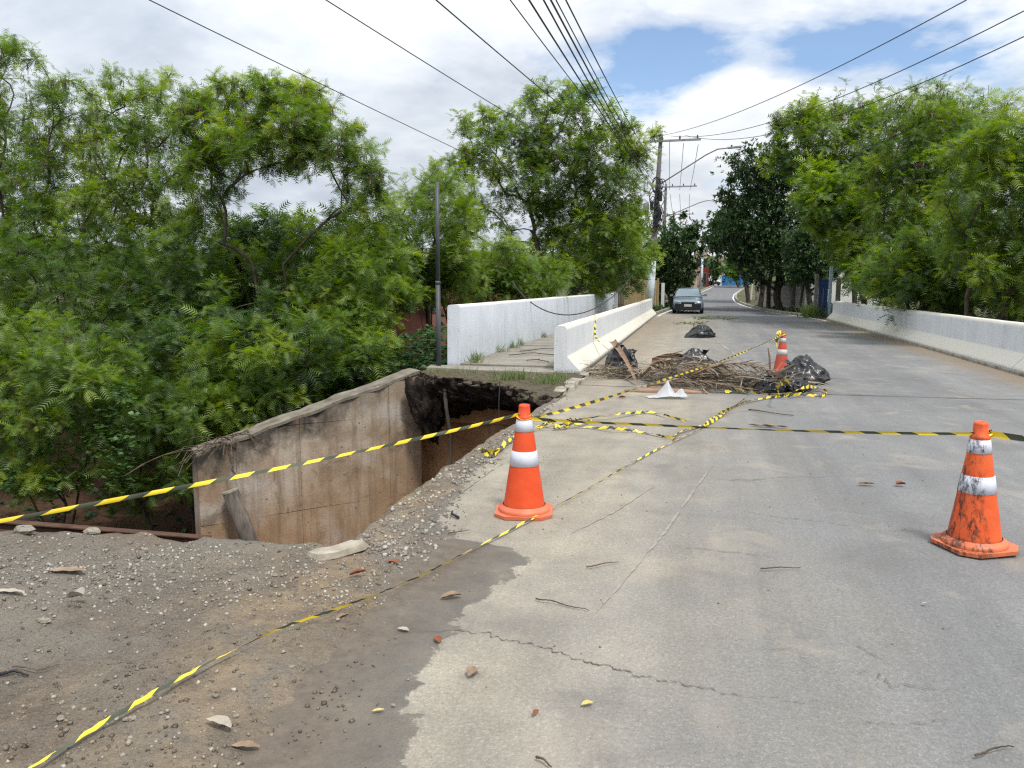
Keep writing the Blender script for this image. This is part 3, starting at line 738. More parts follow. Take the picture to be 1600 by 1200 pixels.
# loose wires lying on the sidewalk
for i, pts in enumerate([[(-3.9, 15.2), (-3.5, 15.6), (-3.0, 15.5), (-2.8, 16.2), (-3.3, 16.6)], [(-3.9, 16.2), (-3.4, 16.9), (-2.9, 17.0), (-3.1, 17.8)], [(-2.8, 13.9), (-3.1, 14.3), (-3.3, 14.1)]]):
    P = [Vector((x, y, 0.135 + 0.02 * (j % 2))) for j, (x, y) in enumerate(pts)]
    Q = []
    for j in range(len(P) - 1):
        for s in range(6): Q.append(P[j].lerp(P[j + 1], s / 6) + Vector((0.04 * math.sin(s + j), 0, 0)))
    o = MB().tube(Q, 0.009, 5).build('loose_cable', M['cable'])
    tag(o, ['longest dark cable curled across the sidewalk slabs', 'dark cable lying farther along the sidewalk', 'short dark cable at the near end of the sidewalk'][i], 'cable')

# ------------------------------------------------------------------ collapsed end of the sidewalk
LIP = [(-4.95, 12.75), (-4.7, 12.45), (-4.2, 12.15), (-3.5, 11.75), (-2.8, 11.15), (-2.3, 10.6), (-2.02, 10.2)]
def earth():
    S = np.linspace(0, 1, 190); lx = np.interp(S, np.linspace(0, 1, 7), [p[0] for p in LIP]); ly = np.interp(S, np.linspace(0, 1, 7), [p[1] for p in LIP])
    prof = [(-2.6, 0.045), (-2.0, 0.05), (-1.4, 0.05), (-0.9, 0.055), (-0.5, 0.05), (-0.2, 0.045), (-0.05, 0.02), (0.03, -0.04), (0.05, -0.11), (0.02, -0.18), (-0.05, -0.25), (-0.12, -0.31), (-0.2, -0.37), (-0.32, -0.43), (-0.45, -0.49), (-0.6, -0.54), (-0.8, -0.58), (-1.1, -0.62), (-1.6, -0.64), (-2.3, -0.66)]
    q = []
    for i in range(len(prof) - 1):
        for j in range(4):
            f = j / 4; q.append((prof[i][0] * (1 - f) + prof[i + 1][0] * f, prof[i][1] * (1 - f) + prof[i + 1][1] * f))
    q.append(prof[-1]); q = np.array(q)
    ox, oy = -0.42, -0.90        # outward, towards the cut
    depth = np.interp(S, [0, 0.18, 0.35, 0.7, 1], [1.55, 1.45, 0.95, 0.85, 0.75])
    X = lx[:, None] + ox * q[None, :, 0] ; Y = ly[:, None] + oy * q[None, :, 0]
    Z = np.where(q[None, :, 1] < 0, q[None, :, 1] * depth[:, None], q[None, :, 1]) + 0 * X
    front = sstep(0.045, -0.03, q[None, :, 1]) + 0 * X
    n1 = fbm(X * 4, Y * 4, Z * 5, 3, 5); n2 = fbm(X * 11, Y * 11, Z * 11, 8, 4)
    n3 = fbm(X * 26, Y * 26, Z * 26, 19, 3)
    a = 0.55 * n1 + 0.36 * n2 + 0.16 * n3
    X = X + ox * a * front; Y = np.minimum(Y + oy * a * front, 13.62); Z = Z + 0.22 * n2 * front + 0.05 * n1
    X = np.clip(X, -5.05, -1.93)
    return np_mesh('earth_ledge', np.stack([X.ravel(), Y.ravel(), Z.ravel()], 1), grid_faces(len(q), len(S)), M['black_earth'])
tag(earth(), 'black undercut earth left hanging under the end of the sidewalk', None, kind='structure')
def earth_clump():
    nu, nv = 60, 46; u = np.linspace(0, 2 * np.pi, nu, endpoint=False); v = np.linspace(0, np.pi, nv); U, W = np.meshgrid(u, v)
    x, y, z = np.sin(W) * np.cos(U), np.sin(W) * np.sin(U), np.cos(W)
    r = 1 + 1.1 * fbm(x * 2.2, y * 2.2, z * 2.2, 5, 5) + 0.35 * fbm(x * 8, y * 8, z * 8, 6, 3)
    V = np.stack([(x * r * (0.30 - 0.10 * z * -1)).ravel(), (y * r * 0.26).ravel(), (z * r * 0.62).ravel()], 1); V[:, 0] += 0.16 * (-V[:, 2])
    F = [(j * nu + i, (j + 1) * nu + i, (j + 1) * nu + (i + 1) % nu, j * nu + (i + 1) % nu) for j in range(nv - 1) for i in range(nu)]
    o = np_mesh('earth_clump', V, np.array(F), M['black_earth']); o.location = (-4.74, 12.60, -0.60); o.scale = (0.95, 0.9, 0.86)
    return tag(o, 'black earth clinging to the top of the wing wall beside the hole', None, kind='structure')
earth_clump()
# thin broken paving over it
b = MB(); b.prism([(-4.95, 13.45), (-4.85, 12.95), (-4.3, 12.9), (-3.7, 12.75), (-3.3, 12.85), (-2.7, 12.7), (-2.5, 12.8), (-2.45, 13.45)], 0.04, 0.085)
tag(b.build('broken_paving', M['pave']), 'thin broken concrete paving at the end of the sidewalk', None, kind='structure')
# abutment
ab = thing('bridge_abutment', 'brown stained concrete abutment in shade under the sidewalk', 'abutment', (-3.45, 13.3, 0))
MB().box(-1.95, 1.45, -0.22, 0.28, -0.92, -0.40, 0.02).build('bearing_beam', M['abut'], ab)
MB().box(-1.95, 1.45, 0.0, 0.28, -5.0, -0.925).build('wall_face', M['abut'], ab)
MB().prism([(-0.25, -0.16), (0.15, -0.10), (0.15, 0.0), (-0.25, 0.0)], -2.9, -0.93).build('pier_rib', M['abut'], ab)
tag(MB().tube([(-4.25, 12.2, -0.18), (-4.22, 12.18, -0.5), (-4.15, 12.22, -1.0), (-4.17, 12.2, -1.6), (-4.12, 12.2, -2.0)], [0.035, 0.03, 0.028, 0.022, 0.012], 7).build('hanging_root', M['old_wood']), 'pale root hanging from the black earth into the hole', 'root')
tag(MB().tube([(-3.0, 11.15, 0.12), (-3.01, 11.12, -0.25), (-3.0, 11.1, -0.8)], 0.008, 5).build('hanging_wire', M['cable']), 'thin wire hanging down behind the orange cone', 'wire')
# kerb stones running out over the broken edge
ks = [(-1.98, 12.9), (-1.96, 12.35), (-1.99, 11.85), (-1.95, 11.35), (-2.02, 10.9)]
for i, (x, y) in enumerate(ks):
    mb = MB(); w = 0.09 + 0.02 * R.random(); L = 0.24 + 0.04 * R.random(); hh = 0.09 + 0.03 * R.random()
    hh = 0.045 + 0.03 * R.random(); L += 0.03
    mb.prism([(-w, -L), (-w * .2, -L * 1.05), (w * 0.8, -L * 0.9), (w, -L * .3), (w * .85, L * .4), (w * 0.9, L), (-w * 0.1, L * .95), (-w * 0.8, L), (-w * 1.1, L * 0.3), (-w * .9, -L * .4)], -0.12, hh)
    V = np.array(mb.v); V[10:, :2] *= 0.80; V += np.random.RandomState(i).uniform(-0.022, 0.022, V.shape); mb.v = [tuple(v) for v in V]
    o = mb.build('kerb_stone', M['kerb']); o.location = (x, y, 0.0); o.rotation_euler = (R.uniform(-.06, .06), R.uniform(-.06, .06), R.uniform(-.12, .12))
    tag(o, ['first kerb stone against the foot of the left barrier', 'second kerb stone from the left barrier', 'middle kerb stone of the broken row', 'fourth kerb stone from the left barrier', 'last kerb stone, at the rim of the hole'][i], 'kerb stone', 'kerb stones along the broken sidewalk edge')

# ------------------------------------------------------------------ wing wall (face looks towards the camera, +y local)
WA = Vector((-4.95, 12.9, 0)); WD = Vector((-0.69, -0.724, 0)).normalized(); WN = Vector((-WD.y, WD.x, 0))
ww = thing('wing_wall', 'sloping stained concrete wing wall laid bare by the washout', 'retaining wall', WA, math.atan2(WD.y, WD.x))
WL = 3.84
def ztop(s): return 0.02 - 0.28 * s
mb = MB()
prof = [(0, ztop(0)), (WL, ztop(WL)), (WL, -5.0), (0, -5.0)]
mb.add([(s, -0.42, z) for s, z in prof] + [(s, -0.014, z - (0.0 if i > 1 else 0.0)) for i, (s, z) in enumerate(prof)],
       [(0, 1, 2, 3), (7, 6, 5, 4), (0, 4, 5, 1), (1, 5, 6, 2), (2, 6, 7, 3), (3, 7, 4, 0)])
mb.build('wall_core', M['wing'], ww)
def clip_top(poly):
    out = []
    f = lambda p: ztop(p[0]) - 0.03 - p[1]
    for i in range(len(poly)):
        a, b = poly[i], poly[(i + 1) % len(poly)]
        fa, fb = f(a), f(b)
        if fa >= 0: out.append(a)
        if fa * fb < 0:
            k = fa / (fa - fb); out.append((a[0] + (b[0] - a[0]) * k, a[1] + (b[1] - a[1]) * k))
    return out
cols = [0.0, 0.62, 2.22, 3.22, WL]; rows_ = [-5.0, -2.2, -0.74, 0.2]
for i in range(4):
    for j in range(3):
        g = 0.003
        tl = 0.035 * math.sin(i * 3 + j)
        p = clip_top([(cols[i] + g, rows_[j] + g + tl * .3), (cols[i + 1] - g, rows_[j] + g - tl * .3), (cols[i + 1] - g, rows_[j + 1] - g), (cols[i] + g, rows_[j + 1] - g)])
        if len(p) < 3: continue
        y1 = (0.045 if i == 3 else 0.0) + R.uniform(-0.004, 0.004); n = len(p)
        b = MB(); b.add([(s, -0.013, z) for s, z in p] + [(s, y1, z) for s, z in p], [tuple(range(n)), tuple(range(2 * n - 1, n - 1, -1))] + [(q, n + q, n + (q + 1) % n, (q + 1) % n) for q in range(n)])
        b.build('cast_panel', M['wing'], ww)
# coping: pale weathered top
b = MB(); m = 24; vs = []
for i in range(m + 1):
    s = WL * i / m; z = ztop(s) + 0.012 * math.sin(i * 0.9) + 0.006 * math.sin(i * 2.3)
    e = 0.02 * math.sin(i * 1.7) + 0.01 * math.sin(i * 4.3)
    vs += [(s, -0.45 - e, z - 0.05), (s, -0.45 - e, z + 0.02), (s, 0.012 + e, z + 0.015), (s, 0.012 + e, z - 0.035)]
b.add(vs, [(4 * i + j, 4 * i + (j + 1) % 4, 4 * i + 4 + (j + 1) % 4, 4 * i + 4 + j) for i in range(m) for j in range(4)] + [(0, 1, 2, 3), (4 * m + 3, 4 * m + 2, 4 * m + 1, 4 * m)])
b.build('coping', M['coping'], ww)
# leaning post and the steel beam down in the cut
p0 = WA + WD * 3.42 + WN * 0.26 + Vector((0, 0, -1.62)); p1 = WA + WD * 2.85 + WN * 0.72 + Vector((0, 0, -3.7))
t = thing('leaning_post', 'round weathered post leaning against the end of the wing wall', 'post', p1)
MB().tube([(0, 0, 0), tuple((p0 - p1) * 0.5), tuple((p0 - p1) * 0.985)], 0.125, 16).build('shaft', M['old_wood'], t, True)
MB().tube([tuple((p0 - p1) * 0.986), tuple((p0 - p1) * 1.0)], 0.128, 16).build('sawn_end', M['pale_concrete'], t)
a_, b_ = at(-160, 808, 7.0), at(330, 846, 8.6)
t = thing('steel_beam', 'rusty steel beam lying across the dark cut', 'beam', a_)
MB().sweep([(-0.07, -0.06), (0.07, -0.06), (0.07, -0.045), (0.012, -0.045), (0.012, 0.045), (0.07, 0.045), (0.07, 0.06), (-0.07, 0.06), (-0.07, 0.045), (-0.012, 0.045), (-0.012, -0.045), (-0.07, -0.045)], [(0, 0, 0), tuple(b_ - a_)]).build('flanged_bar', M['rust'], t)
# thin steel post at the sidewalk end
t = thing('steel_post', 'tall thin dark grey steel post at the end of the parapet', 'post', (-4.74, 13.3, 0))
MB().tube([(0, 0, -0.1), (0, 0, 1.6)], 0.043, 14).build('lower_tube', M['post_grey'], t, True)
MB().tube([(0, 0, 1.6), (0.01, 0, 3.38)], 0.037, 14).build('upper_tube', M['post_grey'], t, True)
MB().tube([(0, 0, 1.57), (0, 0, 1.63)], 0.048, 14).build('coupling', M['post_grey'], t, True)
# ================================================================== vegetation
rng = np.random.RandomState(11)
def feather_template(pairs, droop, L=1.0, wid=0.085):
    """bipinnate leaf: pairs of narrow pinnae along a drooping rachis (x forward, z up)"""
    V = []; F = []
    for i in range(pairs):
        x = L * (0.22 + 0.78 * i / (pairs - 0.4)); z = -droop * x * x
        ln = 0.42 * (1 - 0.25 * abs(i / (pairs - 1) - 0.4)) * L
        for s in (-1, 1):
            ca, sa = math.cos(1.05), math.sin(1.05) * s
            dx, dy = ln * ca, ln * sa
            px_, py_ = -sa * wid * L, ca * wid * L
            b = len(V)
            V += [(x, 0, z), (x + dx * .5 + px_ * .5, dy * .5 + py_ * .5, z - 0.02 * L), (x + dx, dy, z - 0.13 * L), (x + dx * .5 - px_ * .5, dy * .5 - py_ * .5, z - 0.02 * L)]
            F.append((b, b + 1, b + 2, b + 3))
    return np.array(V), np.array(F)
def feather_tri(pairs, droop, L=1.0, fill=0.56):
    V = []; F = []; sp = 0.80 * L / pairs
    for i in range(pairs):
        x = L * 0.2 + sp * i; z = -droop * x * x; x2 = x + sp * fill; z2 = -droop * x2 * x2
        ln = 0.44 * L * (1 - 0.45 * abs(i / (pairs - 1) - 0.4))
        for s in (-1, 1):
            b = len(V); V += [(x, 0, z), (x2, 0, z2), (x + sp * .3 + ln * .45, s * ln * .89, z - 0.15 * L)]; F.append((b, b + 1, b + 2) if s > 0 else (b + 1, b, b + 2))
    return np.array(V), np.array(F)
def broad_template(w=0.34):
    V = [(0, 0, 0), (0.45, w * .5, 0.05), (1.0, 0, -0.14), (0.45, 0, -0.03), (0.45, -w * .5, 0.05)]
    return np.array(V), np.array([(0, 3, 2, 1), (0, 4, 2, 3)])
def blade_template():
    V = [(0, -0.03, 0), (0, 0.03, 0), (0.55, 0.022, -0.05), (0.55, -0.022, -0.05), (1.0, 0.004, -0.28), (1.0, -0.004, -0.28)]
    return np.array(V), np.array([(0, 1, 2, 3), (3, 2, 4, 5)])
def pod_template():
    V = [(0, -0.06, 0), (0, 0.06, 0), (1, 0.05, 0.0), (1, -0.05, 0.0)]
    return np.array(V), np.array([(0, 1, 2, 3)])
FEATH = [feather_tri(7, d) for d in (0.25, 0.5, 0.8)]
FEATH_MID = [feather_tri(6, d) for d in (0.25, 0.5, 0.8)]
FEATH_LO = [feather_tri(5, d, fill=0.68) for d in (0.3, 0.65)]
BROAD = [broad_template(), broad_template(0.42)]
HEART = [broad_template(0.85)]
BLADE = [blade_template()]
POD = [pod_template()]
def norm(a): return a / np.maximum(np.linalg.norm(a, axis=-1, keepdims=True), 1e-9)
def place(templates, P, D, S, tint, rs, roll=0.35):
    """leaves at P pointing along D, upper side towards the sky"""
    Vs, Fs, Ts = [], [], []; off = 0
    which = rs.randint(0, len(templates), len(P))
    for k, (TV, TF) in enumerate(templates):
        m = which == k
        if not m.any(): continue
        p, d, s = P[m], norm(D[m]), S[m]
        up = np.array([0, 0, 1.0]) + rs.normal(0, roll, p.shape)
        y = norm(np.cross(up, d)); z = np.cross(d, y)
        Rm = np.stack([d, y, z], 1)                       # rows: local axes
        V = np.einsum('vk,nkc->nvc', TV, Rm) * s[:, None, None] + p[:, None, :]
        nv = len(TV)
        F = TF[None] + (np.arange(len(p)) * nv)[:, None, None] + off
        Vs.append(V.reshape(-1, 3)); Fs.append(F.reshape(-1, TF.shape[1])); Ts.append(np.repeat(tint[m], len(TF)))
        off += V.shape[0] * nv
    return np.concatenate(Vs), np.concatenate(Fs), np.concatenate(Ts)

TRI = [0]
def sprays(clumps, n_spray, n_leaf, size, rs, flat=0.8):
    """twig tips spread through clump volumes, a rosette of leaves at each tip"""
    P, D, T, tips = [], [], [], []; SC_ = []
    rmax = np.percentile([c[1] for c in clumps], 70)
    for (c, r, tn) in clumps:
        n = max(3, int((1.13 if size < 0.5 else 1) * n_spray * rs.uniform(0.8, 1.2) * min(1.0, (r / rmax) ** 1.6 + 0.12)))
        d = norm(rs.normal(0, 1, (n, 3)) + np.array([0, 0, 0.35]))
        rad = r * np.minimum(np.abs(rs.normal(0, 0.62, (n, 1))) + 0.15, 1.45)
        tip = c + d * rad * np.array([1, 1, flat])
        ax = norm(d + np.array([0, 0, 0.35]) + rs.normal(0, 0.35, (n, 3)))
        tips.append((c, tip))
        tt = tn + rs.normal(0, 0.13, n)
        a = rs.uniform(0, 2 * np.pi, (n, 1)) + np.arange(n_leaf)[None] * 2.4
        e1 = norm(np.cross(ax, np.array([0.3, 0.2, 1.0]))); e2 = np.cross(ax, e1)
        spread = rs.uniform(0.7, 1.5, (n, n_leaf, 1))
        dl = ax[:, None] + (e1[:, None] * np.cos(a)[..., None] + e2[:, None] * np.sin(a)[..., None]) * spread
        back = rs.uniform(0, 0.35, (n, n_leaf, 1)) * size * 1.4
        P.append((tip[:, None] - ax[:, None] * back).reshape(-1, 3)); D.append(dl.reshape(-1, 3))
        SC_.append(np.full(n * n_leaf, rs.uniform(0.8, 1.15)))
        T.append((tt[:, None] + rs.normal(0, 0.07, (n, n_leaf))).ravel())
    P, D, T = np.concatenate(P), np.concatenate(D), np.clip(np.concatenate(T), 0, 1)
    S = size * 0.9 * rs.uniform(0.7, 1.25, len(P)) * np.concatenate(SC_)
    return P, D, S, T, tips

def limbs(base, fork, clumps, trunk_r, rs, stems=1, wig=0.12, min_r=0.008):
    """greedy branch skeleton from the base through the fork to every clump"""
    nodes = [np.array(base, float)]; par = [-1]; plen = [0.0]
    def chain(i, tgt, n, w):
        a = nodes[i]; L = np.linalg.norm(tgt - a)
        off = rs.normal(0, w * L, 3) * np.array([1, 1, 0.4])
        for k in range(1, n + 1):
            f = k / n; p = a + (tgt - a) * f + off * math.sin(math.pi * f) + np.array([0, 0, 0.10 * L * math.sin(math.pi * f)])
            nodes.append(p); par.append(i); plen.append(plen[i] + np.linalg.norm(p - nodes[i])); i = len(nodes) - 1
        return i
    for s in range(stems):
        f = np.array(fork, float) + (rs.normal(0, 0.35, 3) * np.array([1.6, 1.0, 0.6]) if s else 0)
        chain(0, f, 5, wig * 0.5)
    first = len(nodes)
    leaf_n = []
    order = sorted(clumps, key=lambda c: np.linalg.norm(c[0] - np.array(fork)))
    for c, r, _ in order:
        A = np.array(nodes[2:]); pl = np.array(plen[2:])
        d = np.linalg.norm(A - c, axis=1) + 0.42 * pl + np.where(A[:, 2] > c[2] + 0.1, 1.2, 0)
        i = int(np.argmin(d)) + 2
        leaf_n.append(chain(i, np.array(c), 4, wig))
    cnt = np.zeros(len(nodes))
    for l in leaf_n:
        while l >= 0: cnt[l] += 1; l = par[l]
    cnt = np.maximum(cnt, 1); tot = max(1, cnt[0])
    rad = np.maximum(trunk_r * (cnt / tot) ** 0.5, min_r)
    return nodes, par, rad
def skel_mesh(nodes, par, rad, tips, rs, twig_r=0.005, twigs=9):
    V, F = [], []
    def seg(a, b, ra, rb, n):
        t = b - a; L = np.linalg.norm(t)
        if L < 1e-5: return
        t = t / L; u = np.cross(t, [0.31, 0.2, 0.93]); u /= np.linalg.norm(u); w = np.cross(t, u); o = len(V)
        for q, r in ((a - t * 0.0, ra), (b + t * rb * 0.3, rb)):
            for k in range(n):
                an = 2 * math.pi * k / n; V.append(q + (u * math.cos(an) + w * math.sin(an)) * r)
        for k in range(n): F.append((o + k, o + (k + 1) % n, o + n + (k + 1) % n, o + n + k))
    for i in range(1, len(nodes)):
        seg(nodes[par[i]], nodes[i], rad[par[i]] if par[i] else rad[par[i]] * 1.15, rad[i], 7 if rad[i] > 0.03 else 5)
    for c, tp in tips:
        idx = rs.permutation(len(tp))[:twigs]
        for i in idx: seg(np.array(c), tp[i], twig_r * 1.8, twig_r * 0.7, 3)
    return np.array(V), np.array(F)

def in_poly(x, y, poly):
    c = False; n = len(poly)
    for i in range(n):
        x0, y0 = poly[i]; x1, y1 = poly[(i + 1) % n]
        if (y0 > y) != (y1 > y) and x < (x1 - x0) * (y - y0) / (y1 - y0) + x0: c = not c
    return c
def edge_d(x, y, poly):
    best = 1e9
    for i in range(len(poly)):
        x0, y0 = poly[i]; x1, y1 = poly[(i + 1) % len(poly)]
        dx, dy = x1 - x0, y1 - y0; t = max(0, min(1, ((x - x0) * dx + (y - y0) * dy) / (dx * dx + dy * dy + 1e-9)))
        best = min(best, math.hypot(x - x0 - dx * t, y - y0 - dy * t))
    return best
def crown_clumps(poly, Y, dY, n, rpx, rs, tint=0.5, tv=0.19):
    """clump centres inside a crown outline that stands at distance Y (+- dY)"""
    xs = [p[0] for p in poly]; ys = [p[1] for p in poly]; out = []; pts = []; tries = 0
    while len(out) < n and tries < n * 60:
        tries += 1
        x, y = rs.uniform(min(xs), max(xs)), rs.uniform(min(ys), max(ys))
        if not in_poly(x, y, poly): continue
        r = rpx * rs.uniform(0.7, 1.25)
        e = edge_d(x, y, poly)
        if e < 0.55 * r: r = max(0.45 * rpx, e / 0.75)
        if e < 0.3 * rpx: continue
        if any((x - a) ** 2 + (y - b) ** 2 < (0.62 * rpx) ** 2 for a, b in pts) and rs.rand() > 0.2: continue
        pts.append((x, y))
        yy = Y + rs.uniform(-1, 1) * dY
        c = at(x, y, yy)
        out.append((np.array(c), r * yy / 1200.0 * 1.03, float(np.clip(tint + rs.normal(0, tv), 0.05, 0.95))))
    # loose sprays standing out of the outline
    k = 0; per = []
    for i in range(len(poly)):
        a, b = poly[i], poly[(i + 1) % len(poly)]; m = max(1, int(math.hypot(b[0] - a[0], b[1] - a[1]) / (rpx * 0.55)))
        per += [(a[0] + (b[0] - a[0]) * j / m, a[1] + (b[1] - a[1]) * j / m) for j in range(m)]
    cx_, cy_ = sum(xs) / len(xs), sum(ys) / len(ys)
    for (x, y) in per:
        if rs.rand() < 0.25: continue
        f = rs.uniform(-0.12, 0.32) * rpx / max(20, math.hypot(x - cx_, y - cy_))
        x, y = x + (cx_ - x) * f + rs.normal(0, 4), y + (cy_ - y) * f + rs.normal(0, 4)
        yy = Y + rs.uniform(-1, 1) * dY * 0.7
        out.append((np.array(at(x, y, yy)), rpx * rs.uniform(0.30, 0.55) * yy / 1200.0, float(np.clip(tint + 0.1 + rs.normal(0, tv), 0.05, 0.98))))
    return out
def tree(name, label, cat, base, fork, clumps, n_spray=36, n_leaf=5, size=0.24, tmpl=None, mat='feather', trunk_r=0.10, stems=1, seed=1, pods=0.0, group=None, twigs=9, flat=0.8, wig=0.12):
    rs = np.random.RandomState(seed)
    t = thing(name, label, cat, tuple(base), 0, group)
    B = np.array(base, float)
    P, D, S, T, tips = sprays(clumps, n_spray, n_leaf, size, rs, flat)
    V, F, tt = place(tmpl or FEATH, P - B, D, S, T, rs)
    np_mesh('crown', V, F, M[mat], t, face_attr={'tint': tt}); TRI[0] += (F.shape[1] - 2) * len(F)
    nd, pr, rd = limbs(base, fork, clumps, trunk_r, rs, stems, wig)
    V, F = skel_mesh(nd, pr, rd, tips, rs, twigs=twigs)
    np_mesh('trunk', V - B, F, M['bark'], t, smooth=True); TRI[0] += 2 * len(F)
    if pods > 0:
        m = rs.rand(len(P)) < pods
        if m.any():
            p = np.repeat(P[m] - B, 6, 0) + rs.normal(0, 0.05, (6 * m.sum(), 3)); d = np.array([0, 0, -1.0]) + rs.normal(0, 0.28, p.shape)
            V, F, tt = place(POD, p, d, rs.uniform(0.12, 0.22, len(p)), rs.uniform(0, 1, len(p)), rs)
            np_mesh('seed_pods', V, F, M['pods'], t, face_attr={'tint': tt})['kind'] = 'stuff'; TRI[0] += 2 * len(F)
    return t
def gpt(px, Y, dz=-0.1):
    p = at(px, 600, Y); return np.array([p.x, Y, hz(p.x, Y) + dz])
def fk(px, py, Y): return np.array(at(px, py, Y))

def leafy(seed): return np.random.RandomState(seed)
GL = 'feathery trees on the stream bank left of the road'
r_ = leafy(1)
# --- left bank, back row (dense, closes the view)
back = [
    ('tall feathery tree farthest left, its top the highest on the left bank', 17.5, 60, 370, [(-90, 160), (-40, 90), (20, 62), (60, 85), (110, 110), (140, 150), (150, 240), (170, 330), (120, 430), (0, 470), (-110, 420)], 46, 52, 0.5, 0.03),
    ('feathery tree with rounded top second from the left edge', 19.5, 215, 420, [(140, 150), (170, 118), (215, 122), (260, 125), (295, 160), (305, 240), (300, 330), (280, 420), (180, 460), (130, 380), (130, 250)], 42, 50, 0.52, 0.03),
    ('open-branched feathery tree with sky showing between its thin limbs', 17.0, 400, 420, [(285, 150), (330, 130), (360, 112), (400, 125), (440, 108), (480, 122), (515, 165), (560, 195), (590, 225), (600, 285), (625, 330), (600, 348), (560, 320), (545, 290), (520, 270), (470, 262), (420, 275), (380, 270), (345, 310), (330, 380), (295, 350), (280, 240)], 54, 40, 0.55, 0.05),
]
for i, (lab, Y, bx, fy, poly, n, rp, tn, pod) in enumerate(back):
    cl = crown_clumps(poly, Y, 1.3, n, rp, r_, tn)
    tree('feathery_tree', lab, 'tree', gpt(bx, Y), fk(bx, fy, Y), cl, 27, 5, 0.27, FEATH_MID, 'feather', 0.055 if i == 2 else 0.08, 5, 20 + i, pod, GL, 12)
mids = [  # first two tints lowered to paint shade between the crowns
    ('dense dark green feathery tree, darkened as shade, low behind the leftmost tall tree', 15.5, 60, 640, [(-60, 380), (40, 330), (130, 360), (200, 400), (210, 520), (150, 600), (0, 620), (-80, 560)], 30, 62, 0.22),
    ('dense shaded feathery tree filling the gap under the second tall tree', 17.0, 250, 600, [(150, 400), (230, 350), (320, 380), (350, 440), (340, 520), (260, 590), (170, 570)], 26, 58, 0.25),
    ('low feathery tree between the open-branched tree and the red-brown wall', 18.5, 480, 560, [(330, 370), (420, 400), (480, 340), (560, 330), (620, 350), (650, 420), (640, 480), (560, 520), (450, 470), (360, 450)], 30, 50, 0.42),
    ('small feathery tree just left of the thin steel post', 21.5, 665, 470, [(620, 330), (650, 275), (700, 262), (735, 290), (740, 360), (720, 420), (650, 430), (610, 390)], 20, 42, 0.5),
]
for i, (lab, Y, bx, fy, poly, n, rp, tn) in enumerate(mids):
    cl = crown_clumps(poly, Y, 1.4, n, rp, r_, tn)
    tree('feathery_tree', lab, 'tree', gpt(bx, Y), fk(bx, fy, Y), cl, 26, 5, 0.29, FEATH_MID, 'feather', 0.07, 3, 30 + i, 0.0, GL)
fill = [  # very dark leaf tints paint in the deep shade between crowns
    ('deep green tree, tint darkened as shade, filling the view behind the two leftmost trees', 23.0, 110, 500, [(-80, 230), (40, 190), (150, 210), (300, 230), (310, 420), (250, 560), (100, 600), (-80, 560)], 40, 70, 0.08),
    ('deep green tree, tint darkened as shade, filling the view behind the open-branched tree', 20.3, 420, 520, [(280, 380), (340, 345), (420, 350), (500, 355), (580, 345), (650, 370), (660, 450), (600, 480), (520, 470), (440, 440), (400, 500), (300, 560)], 42, 52, 0.10),
    ('deep green shrubby tree, tint darkened as shade, low down between the left shrubs', 14.6, 300, 700, [(150, 520), (260, 500), (330, 500), (420, 470), (520, 520), (560, 570), (480, 620), (330, 660), (200, 680)], 36, 56, 0.12),
]
for i, (lab, Y, bx, fy, poly, n, rp, tn) in enumerate(fill):
    cl = crown_clumps(poly, Y, 1.2, n, rp, r_, tn)
    tree('feathery_tree', lab, 'tree', gpt(bx, Y), fk(bx, fy, Y), cl, 26, 5, 0.40 if Y > 16 else 0.29, FEATH_LO if Y > 16 else FEATH_MID, 'feather', 0.08, 2, 45 + i, 0.0, GL, 5)
# --- shrubs in front, hanging over the cut
GS = 'feathery shrubs along the edge of the washout'
shr = [
    ('big feathery shrub at the left edge hanging over the dark cut', 12.0, 60, 800, [(-70, 520), (20, 480), (110, 490), (190, 540), (220, 640), (180, 740), (90, 780), (0, 770), (-70, 720)], 40, 62, 0.45),
    ('feathery shrub with drooping twigs left of the wing wall end', 12.6, 230, 820, [(150, 620), (220, 570), (300, 600), (320, 690), (300, 760), (230, 800), (170, 780)], 24, 52, 0.33),
    ('bright feathery shrub right behind the wing wall coping', 13.6, 390, 690, [(250, 640), (290, 580), (340, 530), (400, 505), (450, 540), (475, 600), (455, 650), (380, 690), (300, 690)], 32, 46, 0.66),
    ('feathery shrub behind the middle of the wing wall', 15.0, 555, 620, [(470, 590), (500, 520), (535, 495), (580, 500), (615, 560), (600, 600), (540, 640), (480, 650)], 24, 42, 0.56),
    ('young feathery shrub in front of the red-brown house wall', 16.5, 560, 560, [(480, 470), (520, 380), (560, 360), (600, 420), (620, 480), (580, 520), (500, 530)], 22, 44, 0.62),
    ('feathery shrub beside the parapet in front of the pink house', 25.0, 790, 470, [(720, 420), (750, 380), (800, 375), (830, 420), (890, 400), (890, 450), (840, 470), (760, 470), (715, 462)], 34, 40, 0.5),
]
for i, (lab, Y, bx, fy, poly, n, rp, tn) in enumerate(shr):
    cl = crown_clumps(poly, Y, 1.0, n, rp, r_, tn, 0.13)
    tree('feathery_shrub', lab, 'shrub', gpt(bx, Y), fk(bx, fy, Y), cl, 26, 5, 0.25, FEATH, 'feather', 0.04, 3, 50 + i, 0.0, GS, 6)
